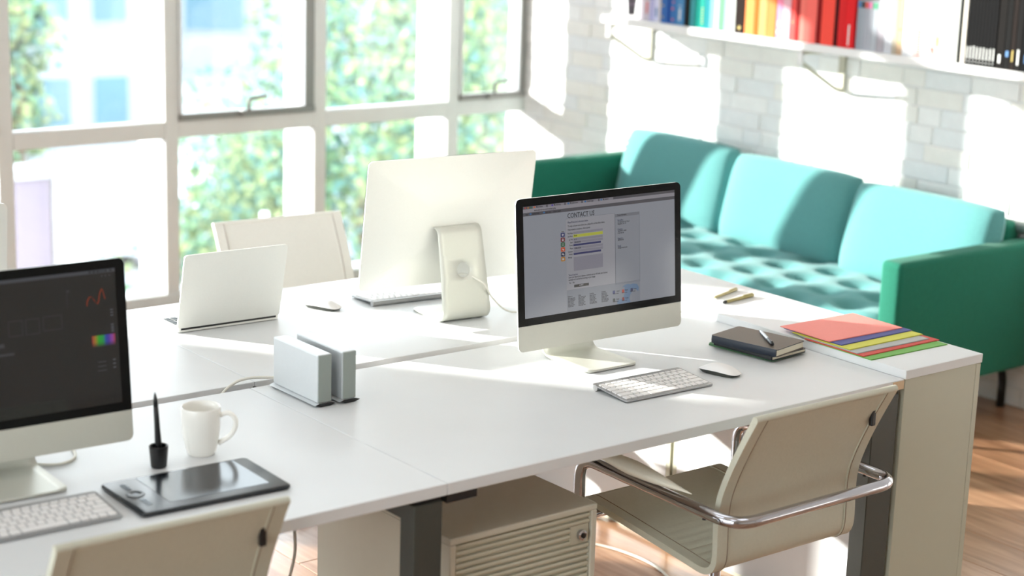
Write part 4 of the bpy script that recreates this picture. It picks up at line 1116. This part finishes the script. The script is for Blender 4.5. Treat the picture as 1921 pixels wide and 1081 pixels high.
# ================================================================== SHELF, BRACKETS, BOOKS
SZ0, SZ1, SX0 = 1.256, 1.288, 5.402
XB = XW-.017
def board(y0, y1, label):
    cy = (y0+y1)/2
    t = tag(obj('shelf', B(SX0, XB, y0, y1, SZ0, SZ1, .002, 1), SHELF), label, 'shelf')
    return t
board(5.105, 6.225, 'white wall shelf board nearer the windows, under the blue to orange books')
board(2.6, 5.104, 'white wall shelf board on the right, under the red to black books')
for y, lb in ((6.15, 'cream metal shelf bracket nearer the windows'), (4.995, 'cream metal shelf bracket under the red books')):
    t = tag(empty('shelf_bracket', (XB, y, SZ0)), lb, 'bracket')
    obj('wall_bar', B(-.014, 0, -.016, .016, -.175, 0, .001, 1), BRKT, t)
    obj('arm', B(-.26, -.012, -.012, .012, -.014, -.0005, .001, 1), BRKT, t)
    bm = tube(bmesh.new(), fillet([(-.252, 0, -.045), (-.235, 0, -.055), (-.045, 0, -.160), (-.006, 0, -.172)], .02), .0095, 8); obj('brace', bm, BRKT, t, smooth='all')
    obj('front_tab', B(-.262, -.250, -.012, .012, -.055, -.0005, .001, 1), SHELF, t)
PXY = [(1160, 6.13), (1175, 6.076), (1238, 5.857), (1337, 5.53), (1396, 5.346), (1480, 5.095), (1600, 4.757), (1745, 4.38), (1808, 4.225), (1921, 3.962), (2000, 3.79)]
def ypx(p):
    for (a, b), (c, d) in zip(PXY, PXY[1:]):
        if a <= p <= c: return b+(d-b)*(p-a)/(c-a)
BK = [
 (1193, 1202, (214, 206, 216), 'pale pink book, the first book at the left end', .22, .02),
 (1202, 1212, (196, 188, 198), 'off-white book with a red mark, second from the left end', .21, .02),
 (1212, 1221, (172, 172, 210), 'lavender book among the pale ones at the left end', .22, .02),
 (1221, 1230, (208, 210, 232), 'pale lilac book left of the cream striped one', .23, .02),
 (1230, 1239, (204, 190, 170), 'cream book touching the first blue book', .22, .02),
 (1239, 1252, (60, 104, 168), 'mid blue book, first of the blue run', .23, 0),
 (1252, 1257, (34, 66, 140), 'thin dark blue book, second of the blue run', .22, 0),
 (1257, 1268, (62, 110, 170), 'blue book with red flecks on its spine', .23, 0),
 (1268, 1283, (78, 132, 180), 'lighter blue book left of the black one', .22, 0),
 (1284, 1294, (34, 36, 36), 'black book between the blue and the teal books', .24, 0),
 (1294, 1303, (70, 150, 158), 'pale teal book right of the black one', .22, 0),
 (1303, 1312, (20, 130, 118), 'green-teal book, darkest of the teal run', .24, 0),
 (1312, 1321, (34, 142, 128), 'green-teal book with a cream pattern on its spine', .24, 0),
 (1321, 1330, (40, 128, 136), 'dark teal book near the right end of the teal run', .23, 0),
 (1330, 1337, (120, 170, 176), 'thin grey-teal book left of the white one', .22, 0),
 (1338, 1347, (190, 198, 204), 'white book between the teal and the green books', .25, .0),
 (1347, 1357, (104, 196, 122), 'bright green book, first of the green pair', .22, 0),
 (1357, 1370, (150, 214, 178), 'mint green book, right of the bright green one', .22, 0),
 (1370, 1378, (196, 200, 196), 'grey-white book left of the tall black one', .23, 0),
 (1378, 1395, (36, 26, 22), 'thick black book before the orange run', .25, 0),
 (1396, 1414, (242, 142, 84), 'light orange book, first of the orange run', .24, 0),
 (1414, 1422, (232, 98, 38), 'thin deep orange book in the orange run', .24, 0),
 (1422, 1437, (244, 152, 100), 'pale orange book right of the deep orange one', .24, 0),
 (1437, 1454, (240, 128, 72), 'orange book at the right end of the orange run', .24, 0),
 (1455, 1466, (240, 140, 170), 'pink book with a white pattern', .23, 0),
 (1466, 1480, (230, 178, 190), 'pale pink book above the second bracket', .24, 0),
 (1481, 1491, (232, 88, 84), 'coral red book with a dark green mark', .24, 0),
 (1491, 1498, (150, 40, 40), 'thin dark red book left in the red run', .23, 0),
 (1498, 1509, (236, 120, 110), 'salmon book, narrower of the two salmon ones', .23, 0),
 (1509, 1530, (240, 112, 104), 'wide salmon book in the red run', .24, 0),
 (1530, 1539, (132, 26, 26), 'dark crimson book left of the tall coral one', .24, 0),
 (1539, 1563, (238, 82, 70), 'wide coral red book in the middle of the red run', .25, 0),
 (1563, 1570, (62, 20, 22), 'thin maroon book in the red run', .25, 0),
 (1570, 1582, (206, 44, 46), 'bright red book right of the maroon one', .25, 0),
 (1582, 1600, (214, 40, 44), 'wide bright red book at the right end of the red run', .25, 0),
 (1604, 1611, (150, 156, 166), 'grey magazine with a blue tab, first of the tabbed set', .19, 0),
 (1611, 1618, (160, 166, 176), 'grey magazine with a black tab, second of the tabbed set', .19, 0),
 (1618, 1625, (168, 172, 182), 'grey magazine with a red tab, third of the tabbed set', .19, 0),
 (1625, 1632, (170, 174, 184), 'grey magazine with a pink tab, fourth of the tabbed set', .19, 0),
 (1632, 1643, (172, 178, 186), 'grey magazine with a green tab, last of the tabbed set', .19, 0),
 (1643, 1658, (166, 162, 170), 'light grey binder right of the tabbed magazines', .25, 0),
 (1658, 1673, (196, 200, 208), 'white binder right of the light grey one', .25, 0),
 (1673, 1681, (172, 164, 150), 'beige book, left of the brown striped one', .24, 0),
 (1681, 1692, (186, 160, 134), 'beige book with a brown stripe', .24, 0),
 (1692, 1714, (206, 208, 212), 'wide white binder between the striped books', .26, 0),
 (1714, 1728, (190, 176, 174), 'white book with a red speckled spine', .25, 0),
 (1728, 1742, (184, 188, 190), 'white book right of the speckled spine', .25, 0),
 (1742, 1752, (206, 192, 188), 'white book with a coral mark at its foot', .24, 0),
 (1752, 1760, (206, 204, 176), 'pale book with an olive leaf mark', .24, 0),
 (1760, 1786, (212, 212, 216), 'broadest white book, left of the black run', .24, 0),
 (1786, 1794, (186, 188, 184), 'thin grey book left of the dark spine', .25, 0),
 (1794, 1800, (34, 36, 34), 'thin dark spine before the last white book', .25, 0),
 (1800, 1808, (206, 200, 190), 'thin cream book touching the black magazines', .26, 0)]
LABC = mat('spine_label_white', (212, 214, 212), .5); MARK = mat('spine_mark_red', (196, 70, 60), .5); MARKG = mat('spine_mark_green', (66, 96, 62), .5); MARKB = mat('spine_mark_blue', (60, 110, 160), .5); MARKO = mat('spine_mark_olive', (170, 150, 70), .5)
PAGES = mat('book_pages', (232, 226, 210), .8, var=.05, scale=500)
def book(y0, y1, rgb, label, h, back, group=None):
    cy = (y0+y1)/2; hw = abs(y1-y0)/2-.0004
    t = tag(empty('book', (5.418+back, cy, SZ1)), label, 'book', group)
    mc = mat('book_cover', rgb, .7, var=.05, scale=60, spec=.06)
    dpt = min(.165+(hw*2), .20, XB-5.42-back-.004)
    ct = min(.0022, hw*.3)
    obj('cover', B(0.003, dpt, -hw, -hw+ct, 0, h), mc, t); obj('cover', B(0.003, dpt, hw-ct, hw, 0, h), mc, t)
    sp_ = obj('spine', B(0, .004, -hw, hw, 0, h, .0012, 1), mc, t)
    obj('page_block', B(.004, dpt-.004, -hw+ct, hw-ct, .003, h-.004), PAGES, t)
    return t, sp_, hw
t = tag(empty('pot', (5.548, 6.185, SZ1)), 'small black tapered pot at the left end of the shelf, before the books', 'pot')
obj('body', lathe(bmesh.new(), [(0, 0), (.0155, 0), (.017, .003), (.026, .105), (.0245, .105), (.016, .012), (0, .010)], 28), mat('black_pot_glaze', (30, 24, 32), .5), t, smooth=True)
obj('band', lathe(bmesh.new(), [(.0205, .047), (.0212, .047), (.0215, .051), (.0208, .051)], 28), mat('pot_band', (90, 70, 90), .6), t)
books = []
for (p0, p1, c, lb, h, bk) in BK:
    t, s_, hw = book(ypx(p1), ypx(p0), c, lb, h, bk); books.append((lb, s_, hw, h))
def marks(key, items, m, nm='spine_mark'):
    for lb, s_, hw, h in books:
        if lb.startswith(key):
            bm = bmesh.new()
            for (a, b, z0, z1) in items: box(bm, -.0006, -.0001, hw*a, hw*b, z0, z1)
            obj(nm, bm, m, s_)
marks('blue book with red flecks', [(-.2, .3, .015, .025), (-.1, .4, .06, .072), (-.3, .2, .09, .098)], MARK)
marks('lighter blue', [(-.2, .2, .02, .07), (-.3, .3, .08, .083)], LABC)
marks('mid blue', [(.2, .5, .02, .03), (.1, .6, .07, .078)], MARKO)
marks('green-teal book with a cream', [(-.4, .1, .02+.012*k, .026+.012*k) for k in range(6)], MARKO)
marks('coral red book with', [(-.4, .6, .066, .08)], MARKG)
marks('beige book with a brown', [(-.3, .3, .09, .1), (-.3, .3, .04, .048)], MARKO)
marks('white book with a red speckled', [(-.5, .2, .006+.009*k, .011+.009*k) for k in range(11)], MARK)
marks('white book with a coral', [(-.5, .5, .03, .045), (-.6, .1, .02, .034)], MARK)
marks('pale book with an olive', [(-.5, .5, .05, .085)], MARKO)
marks('pink book with', [(-.5, .5, .05, .07), (-.3, .7, .02, .035)], LABC)
marks('wide bright red', [(-.1, .2, .01, .09)], LABC)
marks('thick black', [(-.3, .3, .016, .03)], MARKO)
marks('off-white', [(-.4, .2, .03, .08)], MARK)
marks('pale lilac', [(-.3, .4, .02, .06)], MARKB)
for key, m in (('grey magazine with a blue', MARKB), ('grey magazine with a black', BLACK), ('grey magazine with a red', MARK), ('grey magazine with a pink', mat('tab_pink', (220, 120, 170), .5)), ('grey magazine with a green', mat('tab_green', (60, 150, 110), .5))):
    marks(key, [(-.95, .95, .160, .184)], m, 'tab')
for lb, s_, hw, h in books:
    for key, m in (('thin cream', MARK),):
        pass
# run of black magazines with white lettering low on the spines
rnd = random.Random(11)
cuts = [1809+6.3*k for k in range(10)]
for k in range(9):
    y1, y0 = ypx(cuts[k]), ypx(cuts[k+1])
    t, s_, hw = book(y0, y1, (20, 20, 21), 'thin black magazine with white lettering, one of nine in a row', .26, 0, 'run of thin black magazines')
    bm = bmesh.new(); box(bm, -.0006, -.0001, -hw*.3, hw*.3, .022, .066+rnd.uniform(-.004, .004)); 
    obj('spine_lettering', bm, LABC, s_)
    bm = bmesh.new(); box(bm, -.0006, -.0001, -hw*.3, hw*.3, .010, .014); obj('spine_mark', bm, LABC, s_)
BK2 = [(1867, 1882, 'thick black book right of the thin magazines', (24, 22, 21), [(-.2, .4, .02, .05)], LABC),
       (1882, 1893, 'black book with a pale blue oval on its spine', (22, 22, 22), [(-.5, .5, .045, .066)], MARKB),
       (1893, 1902, 'black book with a brown flecked spine', (32, 26, 24), [(-.3, .3, .03, .07)], MARKO),
       (1902, 1914, 'black book with a grey lettered spine near the right frame edge', (26, 25, 25), [(-.3, .3, .02, .075)], LABC),
       (1914, 1930, 'black book cut by the right edge of the view', (24, 26, 28), [(-.5, .3, .03, .06)], MARKB),
       (1930, 1948, 'dark brown book beyond the right frame edge', (60, 44, 36), [(-.3, .3, .05, .1)], LABC)]
for (a, b, lb, c, it, m) in BK2:
    t, s_, hw = book(ypx(b), ypx(a), c, lb, .255, 0); books.append((lb, s_, hw, .255)); marks(lb, it, m)
